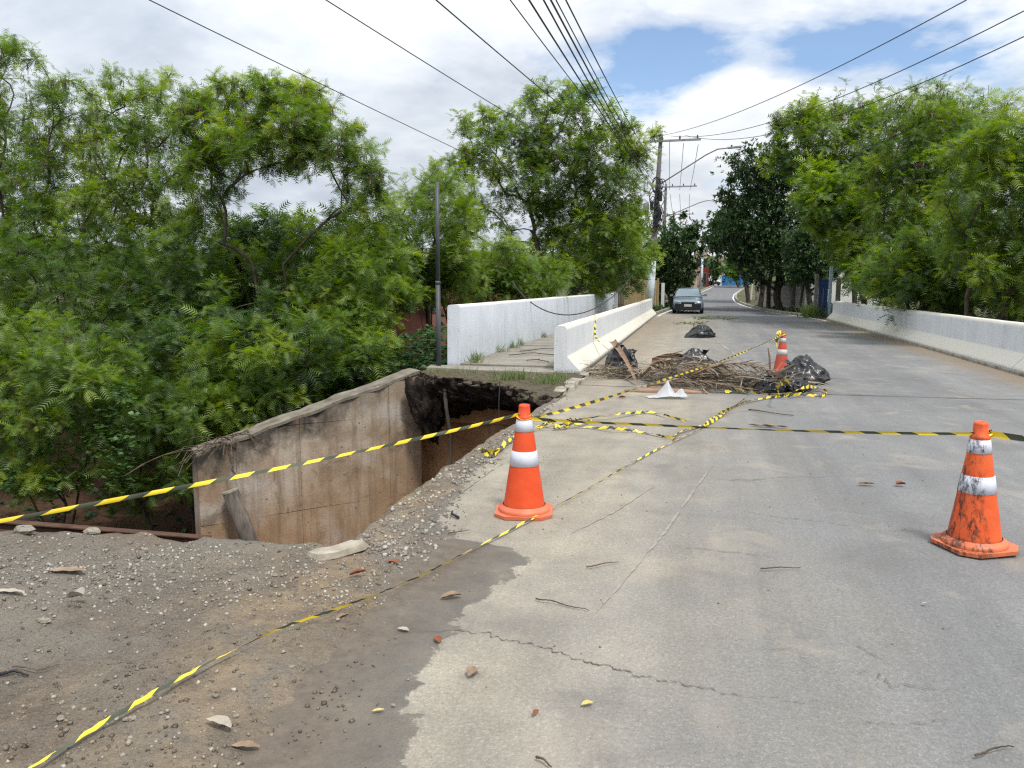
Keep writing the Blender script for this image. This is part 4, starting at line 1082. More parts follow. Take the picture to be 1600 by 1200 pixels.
# --- tall tree over the parapet
poly = [(700, 300), (722, 230), (718, 185), (745, 165), (770, 175), (800, 165), (830, 140), (870, 122), (915, 140), (950, 165), (990, 200), (1015, 215), (1005, 260), (1000, 330), (1012, 400), (985, 440), (930, 450), (860, 430), (835, 375), (850, 350), (835, 325), (810, 330), (780, 385), (715, 380), (690, 340)]
cl = crown_clumps(poly, 33, 1.8, 88, 38, r_, 0.47)
tree('feathery_tree', 'tall feathery tree with forked dark trunk rising behind the parapet wall', 'tree', gpt(862, 33), fk(866, 375, 33), cl, 29, 5, 0.38, FEATH_LO, 'feather', 0.15, 3, 70, 0.05, GL)
poly = [(880, 380), (940, 340), (1000, 330), (1020, 390), (1005, 445), (950, 462), (880, 460)]
cl = crown_clumps(poly, 40, 2.0, 24, 38, r_, 0.28)
tree('feathery_tree', 'dense dark tree beside the first utility pole, left of the road', 'tree', gpt(945, 40), fk(945, 430, 40), cl, 34, 5, 0.42, FEATH_LO, 'feather', 0.12, 1, 71, 0.0, GL)
# --- right side
GR = 'feathery trees behind the right barrier'
right = [  # the deep green pair has shade between crowns put into its tint
    ('feathery tree with brown pods leaning left above the blue gate', 36, 1330, 400, [(1195, 250), (1225, 190), (1270, 160), (1310, 150), (1350, 160), (1385, 175), (1380, 250), (1370, 330), (1340, 380), (1290, 330), (1280, 290), (1240, 280)], 36, 40, 0.36, 0.10),
    ('tallest feathery tree on the right, crown peaking beside the white tower', 29, 1440, 420, [(1370, 200), (1400, 150), (1430, 130), (1475, 133), (1520, 150), (1540, 190), (1535, 260), (1510, 340), (1480, 440), (1400, 450), (1360, 380), (1360, 280)], 52, 46, 0.45, 0.05),
    ('bright feathery tree at the right edge of the view', 22, 1570, 440, [(1480, 260), (1520, 200), (1570, 182), (1640, 190), (1720, 230), (1730, 380), (1690, 470), (1560, 470), (1500, 430), (1470, 350)], 52, 56, 0.46, 0.02),
    ('low bright feathery tree between the gate and the right barrier', 33, 1362, 420, [(1240, 300), (1280, 265), (1320, 280), (1350, 330), (1380, 400), (1380, 445), (1335, 445), (1325, 400), (1265, 350)], 26, 36, 0.50, 0.0),
    ('deep green feathery tree, tint darkened as shade, behind the tallest right-hand tree', 37, 1480, 380, [(1340, 260), (1420, 200), (1520, 190), (1640, 240), (1650, 430), (1560, 470), (1400, 460), (1340, 380)], 40, 50, 0.10, 0.0),
    ('deep green shrub mass, tint darkened as shade, showing above the near end of the right barrier', 26, 1590, 480, [(1400, 440), (1480, 420), (1600, 430), (1720, 440), (1720, 520), (1600, 515), (1480, 492), (1410, 478)], 34, 44, 0.08, 0.0),
    ('shaded feathery tree close behind the middle of the right barrier', 25, 1440, 470, [(1340, 420), (1400, 380), (1480, 370), (1520, 420), (1530, 470), (1440, 470), (1350, 455)], 26, 46, 0.32, 0.0),
]
for i, (lab, Y, bx, fy, poly, n, rp, tn, pod) in enumerate(right):
    cl = crown_clumps(poly, Y, 1.5, n, rp, r_, tn)
    tree('feathery_tree', lab, 'tree', gpt(bx, Y), fk(bx, fy, Y), cl, 30, 5, 0.31 if Y < 30 else 0.40, FEATH_MID if Y < 30 else FEATH_LO, 'feather', 0.11, 3, 80 + i, pod, GR)
# --- broad-leaved street trees
GB = 'dark broad-leaved trees along the street'
bro = [
    ('large dark round broad-leaved tree right of the road, nearest of the street trees', 50, 1215, 455, [(1135, 300), (1150, 250), (1190, 232), (1230, 235), (1265, 260), (1290, 320), (1290, 400), (1270, 432), (1220, 440), (1165, 430), (1130, 380), (1125, 330)], 80, 34, 0.35, 'broad', 0.22, 80),
    ('dark broad-leaved tree hanging over the far bend of the road', 66, 1165, 440, [(1108, 370), (1115, 340), (1150, 330), (1185, 350), (1190, 410), (1150, 405), (1120, 396)], 26, 22, 0.45, 'broad', 0.18, 60),
    ('small-leaved dark tree behind the gate, trunk at the verge', 44, 1262, 450, [(1225, 380), (1260, 350), (1300, 370), (1310, 420), (1290, 445), (1240, 440)], 20, 28, 0.25, 'broad', 0.14, 60),
    ('dark round broad-leaved tree left of the road behind the parked car', 52, 1052, 455, [(1008, 400), (1020, 365), (1050, 345), (1085, 352), (1095, 385), (1085, 420), (1070, 445), (1045, 462), (1015, 460)], 36, 24, 0.42, 'broad', 0.16, 60),
    ('bright green tree in front of the blue wall at the end of the road', 104, 1150, 440, [(1130, 425), (1135, 402), (1155, 395), (1172, 405), (1175, 425), (1160, 434), (1140, 434)], 16, 11, 0.6, 'bright', 0.12, 50),
    ('small dark tree among the far houses', 110, 1110, 438, [(1104, 425), (1110, 410), (1122, 410), (1128, 425), (1120, 436), (1108, 436)], 10, 9, 0.4, 'broad', 0.12, 40),
]
for i, (lab, Y, bx, fy, poly, n, rp, tn, mt, tr, ns) in enumerate(bro):
    cl = crown_clumps(poly, Y, 2.2, n, rp, r_, tn, 0.2)
    b = gpt(bx, Y)
    tree('street_tree', lab, 'tree', b, fk(bx, fy, Y), cl, ns, 6, 0.27 if Y < 60 else 0.38, BROAD, mt, tr, 1, 100 + i, 0.0, GB, 4, 0.9)
cl = crown_clumps([(640, 430), (665, 395), (705, 385), (740, 405), (745, 455), (700, 480), (650, 475)], 22.5, 1.0, 20, 38, leafy(88), 0.42, 0.13)
tree('feathery_shrub', 'feathery shrub hiding the foot of the pink house left of the parapet', 'shrub', gpt(690, 22.5), fk(690, 470, 22.5), cl, 26, 5, 0.25, FEATH, 'feather', 0.04, 3, 58, 0.0, GS, 6)
# bare trunks standing in the verge under the dark crowns
for i, (px, Y, tr, lab) in enumerate([(1182, 56, 0.17, 'thick dark trunk nearest the bend at the right kerb'), (1196, 53, 0.14, 'second dark trunk from the bend on the right verge'), (1234, 47, 0.11, 'slim dark trunk in front of the block wall'), (1243, 45.5, 0.08, 'thinnest dark trunk in front of the block wall')]):
    b = gpt(px, Y); b[2] = hz(b[0], Y) - 0.1
    cl = [(b + np.array([R.uniform(-.8, .8), R.uniform(-.6, .6), 3.4 + R.uniform(0, 1.2)]), 0.9, 0.3) for _ in range(5)]
    tree('street_tree', lab, 'tree', b, b + np.array([R.uniform(-.2, .2), 0, 2.6]), cl, 60, 5, 0.22, BROAD, 'broad', tr, 1, 140 + i, 0.0, GB, 4)

# ------------------------------------------------------------------ undergrowth and grass (nobody could count these)
def scatter(name, label, cat, tmpl, mat, P, n_leaf, size, tint, seed, up=0.8, spread=1.0):
    rs = np.random.RandomState(seed); n = len(P)
    a = rs.uniform(0, 2 * np.pi, (n, n_leaf)); el = rs.uniform(0.2, 1.0, (n, n_leaf)) * up
    D = np.stack([np.cos(a) * spread, np.sin(a) * spread, el], -1)
    PP = np.repeat(P, n_leaf, 0) + rs.normal(0, 0.03, (n * n_leaf, 3))
    T = np.clip(np.repeat(rs.normal(tint, 0.18, n), n_leaf) + rs.normal(0, 0.08, n * n_leaf), 0, 1)
    V, F, tt = place(tmpl, PP, D.reshape(-1, 3), size * rs.uniform(0.6, 1.3, n * n_leaf), T, rs)
    o = np_mesh(name, V, F, M[mat], face_attr={'tint': tt}); TRI[0] += 2 * len(F)
    return tag(o, label, cat, kind='stuff')
def ground_pts(n, x0, x1, y0, y1, rs, hmax=0.0, keep=None):
    x = rs.uniform(x0, x1, n); y = rs.uniform(y0, y1, n)
    if keep is not None:
        m = keep(x, y); x, y = x[m], y[m]
    z = ground_h(x, y) + rs.uniform(0, 1, len(x)) ** 2 * hmax
    return np.stack([x, y, z], 1)
rs = leafy(5)
P = ground_pts(1500, -22, -5.4, 13.5, 34, rs, 1.6)
scatter('undergrowth', 'tangled green undergrowth covering the left stream bank', 'undergrowth', HEART, 'vine', P, 5, 0.17, 0.4, 6)
P = ground_pts(1500, -16, -7.8, 9.5, 14, rs, 0.9, lambda x, y: (y - 12.9) < (x + 4.95) * 1.05 + 2.2)
scatter('undergrowth', 'weeds and creepers in the dark cut behind the wing wall', 'undergrowth', HEART, 'vine', P, 5, 0.13, 0.25, 7)
P = ground_pts(1700, 6.2, 20, 12, 42, rs, 2.4)
scatter('undergrowth', 'dark green undergrowth behind the right barrier', 'undergrowth', HEART, 'vine', P, 5, 0.18, 0.4, 8)
# creeper curtain beside the parapet
P = np.stack([rs.uniform(-7.6, -4.85, 1800), rs.uniform(14.2, 18, 1800), np.zeros(1800)], 1)
P[:, 2] = -1.6 + rs.uniform(0, 1, 1800) * np.interp(P[:, 0], [-7.6, -6.2, -4.85], [1.6, 2.2, 2.3])
scatter('creeper_mass', 'dark creeper leaves massed beside the near end of the parapet', 'creeper', HEART, 'vine', P, 4, 0.13, 0.35, 9, 0.3)
P = np.array([at(rs.uniform(-40, 210), rs.uniform(600, 770), rs.uniform(11.0, 11.8)) for _ in range(750)])
P = P[fbm(P[:, 0] * 1.2, P[:, 2] * 1.2, 0, 91, 3) > 0.0]
scatter('creeper_mass', 'round-leaved creeper hanging through the shrub at the left edge', 'creeper', HEART, 'vine', P, 4, 0.10, 0.75, 19, 0.3)
# grass tufts
def tuft(name, label, pts, size, seed, n=40, tint=0.5, rad=0.16):
    rs = np.random.RandomState(seed); P = []
    for (x, y, z) in pts:
        P.append(np.stack([x + rs.normal(0, rad, n), y + rs.normal(0, rad, n), np.full(n, z)], 1))
    P = np.concatenate(P)
    return scatter(name, label, 'grass', BLADE, 'grass', P, 3, size, tint, seed, 2.6, 0.7)
tuft('grass', 'green grass tufts on the hanging earth at the sidewalk end', [(-3.05, 11.75, 0.05), (-2.9, 11.95, 0.05), (-2.35, 11.5, 0.05), (-2.3, 11.9, 0.05)], 0.15, 1, 42, 0.45, 0.12)
tuft('grass', 'low grass and weeds beside the steel post', [(-4.5, 12.6, 0.05), (-4.3, 12.45, 0.05), (-3.9, 12.5, 0.05)], 0.09, 2, 40, 0.8)
tuft('grass', 'grass growing at the foot of the parapet by the sidewalk', [(-4.25, 13.9, 0.11), (-4.1, 13.7, 0.1), (-4.35, 14.4, 0.11), (-4.35, 17.4, 0.11), (-4.38, 18.2, 0.11), (-4.36, 21, 0.11), (-4.36, 24, 0.11), (-4.36, 16.2, 0.11)], 0.17, 3, 16, 0.5, 0.06)
tuft('grass', 'bright grass clump in front of the blue gate', [(float(gnd(px, 496).x) + 0.4, 39.6 + 0.5 * i, 0.05) for i, px in enumerate((1255, 1262, 1270, 1280))], 0.6, 4, 60, 0.6, 0.3)
P = ground_pts(1100, 4.2, 9.5, 41.5, 62, rs, 0.15, lambda x, y: x > np.interp(y, RR_Y, RR_X) + 0.9)
scatter('verge_weeds', 'weeds on the dirt verge under the street trees', 'weeds', HEART, 'vine', P, 6, 0.2, 0.55, 12)
P = ground_pts(500, -4.6, -2.6, 41.6, 56, rs, 0.3, lambda x, y: x < np.interp(y, RL_Y, RL_X) - 0.25)
scatter('verge_weeds', 'weeds on the verge at the foot of the first utility pole', 'weeds', HEART, 'vine', P, 6, 0.2, 0.5, 13)
# dead vine stems over the end of the wing wall
rs = leafy(9); mb = MB()
for i in range(46):
    s = rs.uniform(3.0, 3.84); p = WA + WD * s + WN * rs.uniform(-0.4, 0.05) + Vector((0, 0, ztop(s) + 0.03))
    q = [p]; d = Vector((rs.normal(0, .1), rs.normal(0, .1), rs.uniform(0.0, 0.12)))
    for k in range(4):
        d = d + Vector((rs.normal(0, .04), rs.normal(0, .04), -0.045)) + WN * 0.02; q.append(q[-1] + d)
    mb.tube(q, 0.007, 4, False)
tag(mb.build('dead_creeper', M['twig']), 'dead creeper stems draped over the end of the wing wall', 'creeper', kind='stuff')
# ================================================================== traffic cones
def make_cone(name, label, loc, rz, tilt, ms, mb_, flange=True):
    t = thing(name, label, 'traffic cone', loc, rz); t.rotation_euler = (tilt[0], tilt[1], rz)
    w, c = 0.195, 0.075
    oct_ = [(-w + c, -w), (w - c, -w), (w, -w + c), (w, w - c), (w - c, w), (-w + c, w), (-w, w - c), (-w, -w + c)]
    b = MB(); b.prism(oct_, 0.0, 0.022)
    bs = M['cone_base_b'] if ms is M['cone_b'] else M['cone_base_a'] if ms is M['cone_a'] else ms
    b.build('base', bs, t)
    MB().lathe([(0.178, 0.023), (0.178, 0.034), (0.170, 0.046), (0.155, 0.052), (0.148, 0.062)], 36).build('base_collar', bs, t, True)
    def rad(z): return 0.142 + (0.036 - 0.142) * (z - 0.06) / 0.69
    MB().lathe([(rad(z), z) for z in (0.06, 0.2, 0.336)], 36).build('lower_body', ms, t, True)
    MB().lathe([(rad(z), z) for z in (0.437, 0.5, 0.57)], 36).build('middle_body', ms, t, True)
    MB().lathe([(rad(.336), .336), (rad(.336) + .003, .337), (rad(.437) + .003, .436), (rad(.437), .437)], 36).build('reflective_band', mb_, t, True)
    MB().lathe([(rad(.57), .57), (rad(.57) + .003, .571), (rad(.65) + .003, .649), (rad(.65), .65)], 36).build('reflective_band', mb_, t, True)
    MB().lathe([(rad(.65), .65), (rad(.66) + .006, .658), (rad(.675) + .005, .672), (rad(.69) - .004, .683), (rad(.735), .735), (rad(.75), .748), (rad(.75) - .008, .752), (rad(.75) - .016, .748), (rad(.75) - .018, .70)], 36).build('top_cap', ms, t, True)
    return t
C1 = gnd(819, 800); C2 = gnd(1521, 855); C3 = gnd(1220, 583)
make_cone('traffic_cone', 'clean orange cone standing at the rim of the hole', C1, 0.18, (0.0, 0.0), M['cone_a'], M['band_a'])
make_cone('traffic_cone', 'orange cone smeared with black scrapes at the right edge', (C2.x, C2.y, 0.012), 0.42, (0.012, -0.03), M['cone_b'], M['band_b'])
make_cone('traffic_cone', 'faded red and white cone standing between rubbish bags', (C3.x, C3.y, 0.01), 0.5, (0.0, 0.02), M['cone_c'], M['band_c']).scale = (0.93, 0.93, 0.95)

# ================================================================== barrier tape
def ribbon(name, label, pts, w, seed=0, twist=0.0, base_ang=0.0, sub=14, jit=0.0, sag=0.0, loop=False, parent=None):
    rs = random.Random(seed); P = []
    pts = [Vector(p) for p in pts]
    for i in range(len(pts) - 1):                       # catmull-rom
        p0, p1, p2, p3 = pts[max(i - 1, 0)], pts[i], pts[i + 1], pts[min(i + 2, len(pts) - 1)]
        for k in range(sub):
            t = k / sub
            P.append(0.5 * ((2 * p1) + (p2 - p0) * t + (2 * p0 - 5 * p1 + 4 * p2 - p3) * t * t + (3 * p1 - p0 - 3 * p2 + p3) * t ** 3))
    P.append(pts[-1]); n = len(P)
    if sag:
        for i in range(n): P[i] = P[i] - Vector((0, 0, sag * 4 * (i / (n - 1)) * (1 - i / (n - 1))))
    vs, us, L = [], [], 0.0
    ph = rs.uniform(0, 6)
    for i, p in enumerate(P):
        if i: L += (P[i] - P[i - 1]).length
        t = (P[min(i + 1, n - 1)] - P[max(i - 1, 0)]).normalized()
        side = t.cross(Vector((0, 0, 1))); side = side.normalized() if side.length > 0.05 else Vector((1, 0, 0))
        up = side.cross(t)
        a = base_ang + twist * math.sin(L * 2.3 + ph) + 0.5 * twist * math.sin(L * 5.1 + 2 * ph)
        d = side * math.cos(a) + up * math.sin(a)
        nn = side * -math.sin(a) + up * math.cos(a)
        q = p + Vector((0, 0, rs.uniform(-jit, jit)))
        wi = w * (0.72 + 0.28 * abs(math.sin(L * 1.9 + ph)) + 0.10 * math.sin(L * 7.3 + ph)); fold = (0.12 + 0.10 * math.sin(L * 3.1)) * wi
        vs += [q - d * wi / 2, q + nn * fold, q + d * wi / 2]; us.append(L)
    fs = []; uvs = []
    for i in range(n - 1):
        for j in range(2):
            fs.append((3 * i + j, 3 * i + j + 1, 3 * i + 4 + j, 3 * i + 3 + j))
            uvs += [(us[i], j / 2), (us[i], (j + 1) / 2), (us[i + 1], (j + 1) / 2), (us[i + 1], j / 2)]
    me = bpy.data.meshes.new(name); me.from_pydata([tuple(v) for v in vs], [], fs)
    uv = me.uv_layers.new(name='UVMap')
    uv.data.foreach_set('uv', [c for q in uvs for c in q])
    o = link_mesh(name, me, M['tape'], parent, True)
    if label: tag(o, label, 'barrier tape')
    return o
def up(v, z): return Vector((v.x, v.y, z))
e1 = up(C1, 0.675)
V90 = math.pi / 2
dA = ray(0, 795); pA = Vector((dA.x * 3.0, dA.y * 3.0, CAM_H + dA.z * 3.0))
pA2 = e1 + (pA - e1) * 1.6
ribbon('barrier_tape', 'taut yellow and black tape running from the rim cone to the left edge', [e1 + Vector((-0.03, 0, 0.01)), e1.lerp(pA2, 0.35), e1.lerp(pA2, 0.7), pA2], 0.022, 1, 0.45, V90 * 0.75, 26, 0, 0.05)
e3 = up(C3, 0.70)
ribbon('barrier_tape', 'taut yellow and black tape rising from the rim cone to the far cone', [e1 + Vector((0.03, 0, -0.02)), e1.lerp(e3, 0.33), e1.lerp(e3, 0.66), e3], 0.026, 2, 0.5, V90 * 0.8, 40, 0, 0.10)
e2 = Vector((C2.x - 0.0, C2.y, 0.695))
ribbon('barrier_tape', 'taut tape stretched level between the two near cones', [e1 + Vector((0.03, -0.02, -0.015)), e1.lerp(e2, 0.3) + Vector((0, 0, 0.0)), e1.lerp(e2, 0.65), e2 + Vector((-0.03, -0.03, 0))], 0.022, 3, 0.35, V90 * 0.7, 30, 0, 0.035)
ribbon('barrier_tape', 'short tape leaving the scraped cone past the right edge', [e2 + Vector((0.03, -0.03, 0)), e2 + Vector((0.4, -0.25, -0.012)), e2 + Vector((1.2, -0.8, -0.03))], 0.034, 4, 0.2, V90 * 0.8, 20)
g = [(62, 1206), (190, 1130), (310, 1060), (430, 1000), (530, 957), (640, 905), (730, 860), (818, 815), (905, 768), (1000, 714), (1060, 684), (1105, 664)]
pts = [gnd(x, y, 0.03) for x, y in g]; pts = [pts[0] + (pts[0] - pts[1]) * 0.8] + pts
for i, p in enumerate(pts):
    p.z = max(0.022, hz(p.x, p.y) + 0.035) if p.x < -1.0 else 0.016
ribbon('barrier_tape', 'long tape lying on the ground diagonally under the rim cone', pts, 0.0155, 5, 0.9, 0.5, 12, 0.003)
ribbon('barrier_tape', 'twisted tape winding over the asphalt towards the rubbish bags', [gnd(x, y, 0.02) for x, y in [(1100, 666), (1118, 650), (1140, 638), (1165, 628), (1195, 622), (1225, 618)]], 0.038, 6, 1.0, 0.4, 14, 0.006)
ribbon('barrier_tape', 'loose end of tape lying beside the level tape on the asphalt', [gnd(x, y, 0.02) for x, y in [(1052, 686), (1060, 676), (1085, 668), (1108, 661), (1128, 648), (1165, 622)]], 0.04, 7, 1.0, 0.4, 12, 0.004)
# crumpled loops beside the near cone
ribbon('barrier_tape', 'upper crumpled loop of tape lying right of the rim cone', [gnd(x, y, z) for x, y, z in [(838, 668, .02), (870, 658, .05), (905, 655, .02), (960, 648, .05), (1010, 644, .02), (1045, 650, .03), (1072, 658, .02)]], 0.030, 8, 1.3, 0.6, 12, 0.01)
ribbon('barrier_tape', 'lower crumpled loop of tape lying right of the rim cone', [gnd(x, y, z) for x, y, z in [(835, 671, .02), (880, 664, .05), (915, 667, .02), (960, 669, .05), (1000, 674, .02), (1040, 682, .02), (1054, 684, .02)]], 0.028, 9, 1.3, 0.5, 12, 0.01)
ribbon('barrier_tape', 'knotted tape bunch just right of the rim cone', [gnd(x, y, z) for x, y, z in [(832, 673, .02), (858, 660, .07), (880, 668, .03), (893, 655, .08), (866, 669, .03), (905, 661, .05), (925, 657, .02)]], 0.028, 10, 1.6, 0.8, 12, 0.015)
ribbon('barrier_tape', 'crumpled tape lying at the broken rim left of the cone', [gnd(x, y, z) for x, y, z in [(806, 683, .03), (792, 690, .05), (782, 700, .03), (768, 707, .05), (752, 703, .03), (764, 712, .02), (778, 704, .04)]], 0.045, 11, 1.5, 0.5, 12, 0.012)
bx, by = -2.31 - 0.075, 17.0
ribbon('barrier_tape', 'tape hanging over the left barrier down to the rubbish bag', [(bx - 0.25, by, 0.7), (bx - 0.15, by, 0.875), (bx + 0.0, by, 0.872), (bx + 0.03, by - 0.25, 0.6), (bx + 0.12, by - 0.6, 0.42), (bx + 0.4, by - 1.2, 0.28), (bx + 0.75, by - 1.9, 0.12)], 0.045, 12, 0.7, 0.4, 12)
# knots on the cones
def knot(t_loc, seed, label):
    o = thing('tape_knot', label, 'barrier tape', t_loc); rs = random.Random(seed)
    pts = [(0.05 * math.cos(a), 0.05 * math.sin(a), 0.012 * math.sin(2 * a + seed)) for a in [i * 0.7 for i in range(20)]]
    ribbon('tape_wrap', None, pts, 0.024, seed, 0.7, V90, 5, parent=o)
    if seed == 3:
        ribbon('tape_tail', None, [(-0.05, -0.03, 0.02), (-0.09, -0.04, -0.04), (-0.10, -0.05, -0.12), (-0.09, -0.06, -0.22)], 0.07, seed + 9, 0.5, 0.3, 8, parent=o)
        ribbon('tape_tail', None, [(-0.03, -0.05, 0.04), (-0.07, -0.05, 0.03), (-0.07, -0.07, -0.08)], 0.07, seed + 5, 0.6, 0.3, 8, parent=o)
    return o
knot(up(C1, 0.672), 1, 'tape wound round the neck of the rim cone')
knot(e2, 2, 'tape wound round the neck of the scraped cone')
knot(up(C3, 0.685), 3, 'tape bunched round the top of the far cone')
ribbon('barrier_tape', 'tape strewn along the front of the rubbish bags by the far cone', [gnd(x, y, z) for x, y, z in [(1133, 612, .03), (1160, 608, .06), (1185, 614, .03), (1222, 617, .05), (1240, 612, .10), (1262, 604, .12), (1278, 606, .05), (1292, 612, .03), (1284, 619, .02), (1255, 616, .04), (1228, 618, .03)]], 0.045, 21, 1.2, 0.5, 12, 0.01)
ribbon('barrier_tape', 'tape looped up in front of the far cone bags', [gnd(x, y, z) for x, y, z in [(1218, 618, .03), (1214, 606, .15), (1219, 600, .30), (1232, 596, .36)]], 0.06, 22, 0.8, 0.9, 12, 0.006)

# ================================================================== rubbish on the road
def blob(name, label, loc, size, seed, rz=0.0, tip=None, cat='rubbish bag', taper=0.3):
    nu, nv = 72, 44
    u = np.linspace(0, 2 * np.pi, nu, endpoint=False); v = np.linspace(0.0, np.pi, nv)
    U, Vv = np.meshgrid(u, v)
    x = np.sin(Vv) * np.cos(U); y = np.sin(Vv) * np.sin(U); z = np.cos(Vv)
    n = fbm(x * 1.3 + seed, y * 1.3, z * 1.3, seed, 3) * 0.75
    rid = 1 - np.abs(2 * vn(x * 3.1 + seed, y * 3.1, z * 2.2, seed + 5) - 1)
    rid2 = 1 - np.abs(2 * vn(x * 7 + seed, y * 7, z * 5, seed + 6) - 1)
    r = 1 + n + 0.17 * (rid ** 3 - 0.4) + 0.05 * (rid2 ** 3 - 0.4)
    X, Y, Z = x * r, y * r, z * r
    tp_ = 1 - taper * np.clip(Z, -0.6, 1.2); X = X * tp_; Y = Y * tp_
    Z = np.where(Z < -0.55, -0.55 + (Z + 0.55) * 0.12, Z)
    if tip is not None:
        k = sstep(0.75, 1.0, x * tip[0] + y * tip[1] + z * tip[2]); X += k * tip[0] * 0.55; Y += k * tip[1] * 0.55; Z += k * tip[2] * 0.55
    Vt = np.stack([X.ravel() * size[0], Y.ravel() * size[1], (Z.ravel() + 0.62) * size[2]], 1)
    F = []
    for j in range(nv - 1):
        for i in range(nu): F.append((j * nu + i, (j + 1) * nu + i, (j + 1) * nu + (i + 1) % nu, j * nu + (i + 1) % nu))
    t = thing(name, label, cat, loc, rz)
    np_mesh('bag_body', Vt, np.array(F), M['bag'], t, True)
    # gathered neck of the bag
    kd = Vector(tip) if tip is not None else Vector((0.3, -0.2, 0.9)); kd.normalize()
    base = Vector((kd.x * size[0] * 1.0, kd.y * size[1] * 1.0, (kd.z * 0.95 + 0.6) * size[2]))
    mb = MB(); rr = random.Random(seed)
    for k in range(5):
        q = base + Vector((rr.uniform(-.03, .03), rr.uniform(-.03, .03), 0)); dd = kd * rr.uniform(.02, .06) + Vector((rr.uniform(-.05, .05), rr.uniform(-.05, .05), rr.uniform(-.03, .02)))
        mb.add([q, q + Vector((.03, .01, .0)), q + dd + Vector((.05, .02, .0)), q + dd - Vector((.02, .02, 0)), q - kd * .05], [(0, 1, 2, 3), (0, 4, 1)])
    mb.build('bag_neck', M['bag'], t)
    return t
p = gnd(1258, 602); blob('rubbish_bag', 'largest black rubbish bag, right of the far cone', (p.x, p.y + 0.35, 0), (0.34, 0.30, 0.25), 3, 0.3, (-0.5, 0, 0.5))
p = gnd(1205, 611); blob('rubbish_bag', 'black rubbish bag lying in front of the far cone', (p.x, p.y, 0), (0.24, 0.16, 0.13), 8, 0.1)
p = gnd(1246, 611); blob('rubbish_bag', 'flattened black bag in front of the largest bag', (p.x, p.y, 0), (0.22, 0.15, 0.12), 14, 0.9)
p = gnd(1095, 527); blob('rubbish_bag', 'lone black rubbish bag on the open road', (p.x, p.y, 0), (0.33, 0.29, 0.26), 27, 0.25, (-0.85, -0.30, -0.35), taper=0.55)
p = gnd(1085, 590); blob('rubbish_bag', 'black bag half buried under the dry palm fronds', (p.x, p.y + .2, 0), (0.40, 0.26, 0.27), 33, 0.2)
p = gnd(958, 578); blob('rubbish_bag', 'black bag slumped against the left barrier', (p.x + 0.06, p.y + 0.25, 0), (0.20, 0.28, 0.27), 44, 0.1)
p = gnd(982, 576); blob('rubbish_bag', 'smaller black bag beside the one against the left barrier', (p.x, p.y + 0.2, 0), (0.13, 0.20, 0.20), 52, 0.5)

def strands(n, c, ext, seed, L=(0.3, 0.8), w=(0.012, 0.03), zmax=0.25, dirx=1.0):
    rs = np.random.RandomState(seed); V, F, T = [], [], []
    for i in range(n):
        p = np.array([c[0] + rs.normal(0, ext[0]), c[1] + rs.normal(0, ext[1]), 0.02 + abs(rs.normal(0, zmax * 0.45))])
        a = rs.normal(0, 0.75) + (math.pi if rs.rand() < .5 else 0); d = np.array([math.cos(a) * dirx, math.sin(a), rs.normal(0.12, 0.22)])
        ln = rs.uniform(*L); ww = rs.uniform(*w); o = len(V); m = 6
        sd = norm(np.cross(d, [0.1 * rs.normal(), 0.1, 1.0]) + rs.normal(0, .4, 3))
        for k in range(m):
            V.append(p - sd * ww * 0.5 * (1 - k / m)); V.append(p + sd * ww * 0.5 * (1 - k / m))
            d = d + rs.normal(0, 0.10, 3) + np.array([0, 0, -0.09]); p = p + norm(d) * ln / m; p[2] = max(p[2], 0.012)
        for k in range(m - 1): F.append((o + 2 * k, o + 2 * k + 1, o + 2 * k + 3, o + 2 * k + 2)); T.append(0)
        T[-(m - 1):] = [float(np.clip(rs.normal(0.5, 0.25), 0, 1))] * (m - 1)
    return np.array(V), np.array(F), T
def straw(label, px, n, ext, seed, zmax, **k):
    p = gnd(*px); V, F, T = strands(n, (0, 0), ext, seed, zmax=zmax, **k)
    o = np_mesh('dry_straw', V, F, M['straw'], face_attr={'tint': T}); o.location = (p.x, p.y, 0)
    return tag(o, label, 'straw', kind='stuff')
straw('dry straw spilled from the bag against the left barrier', (975, 588), 320, (0.34, 0.26), 1, 0.12)
straw('heap of dry palm straw in the middle of the road', (1100, 601), 560, (0.40, 0.20), 2, 0.34)
straw('dry straw between the frond heap and the far cone', (1150, 606), 320, (0.40, 0.26), 3, 0.2)
straw('dry straw tangled over the bags by the far cone', (1215, 608), 170, (0.28, 0.16), 4, 0.25)
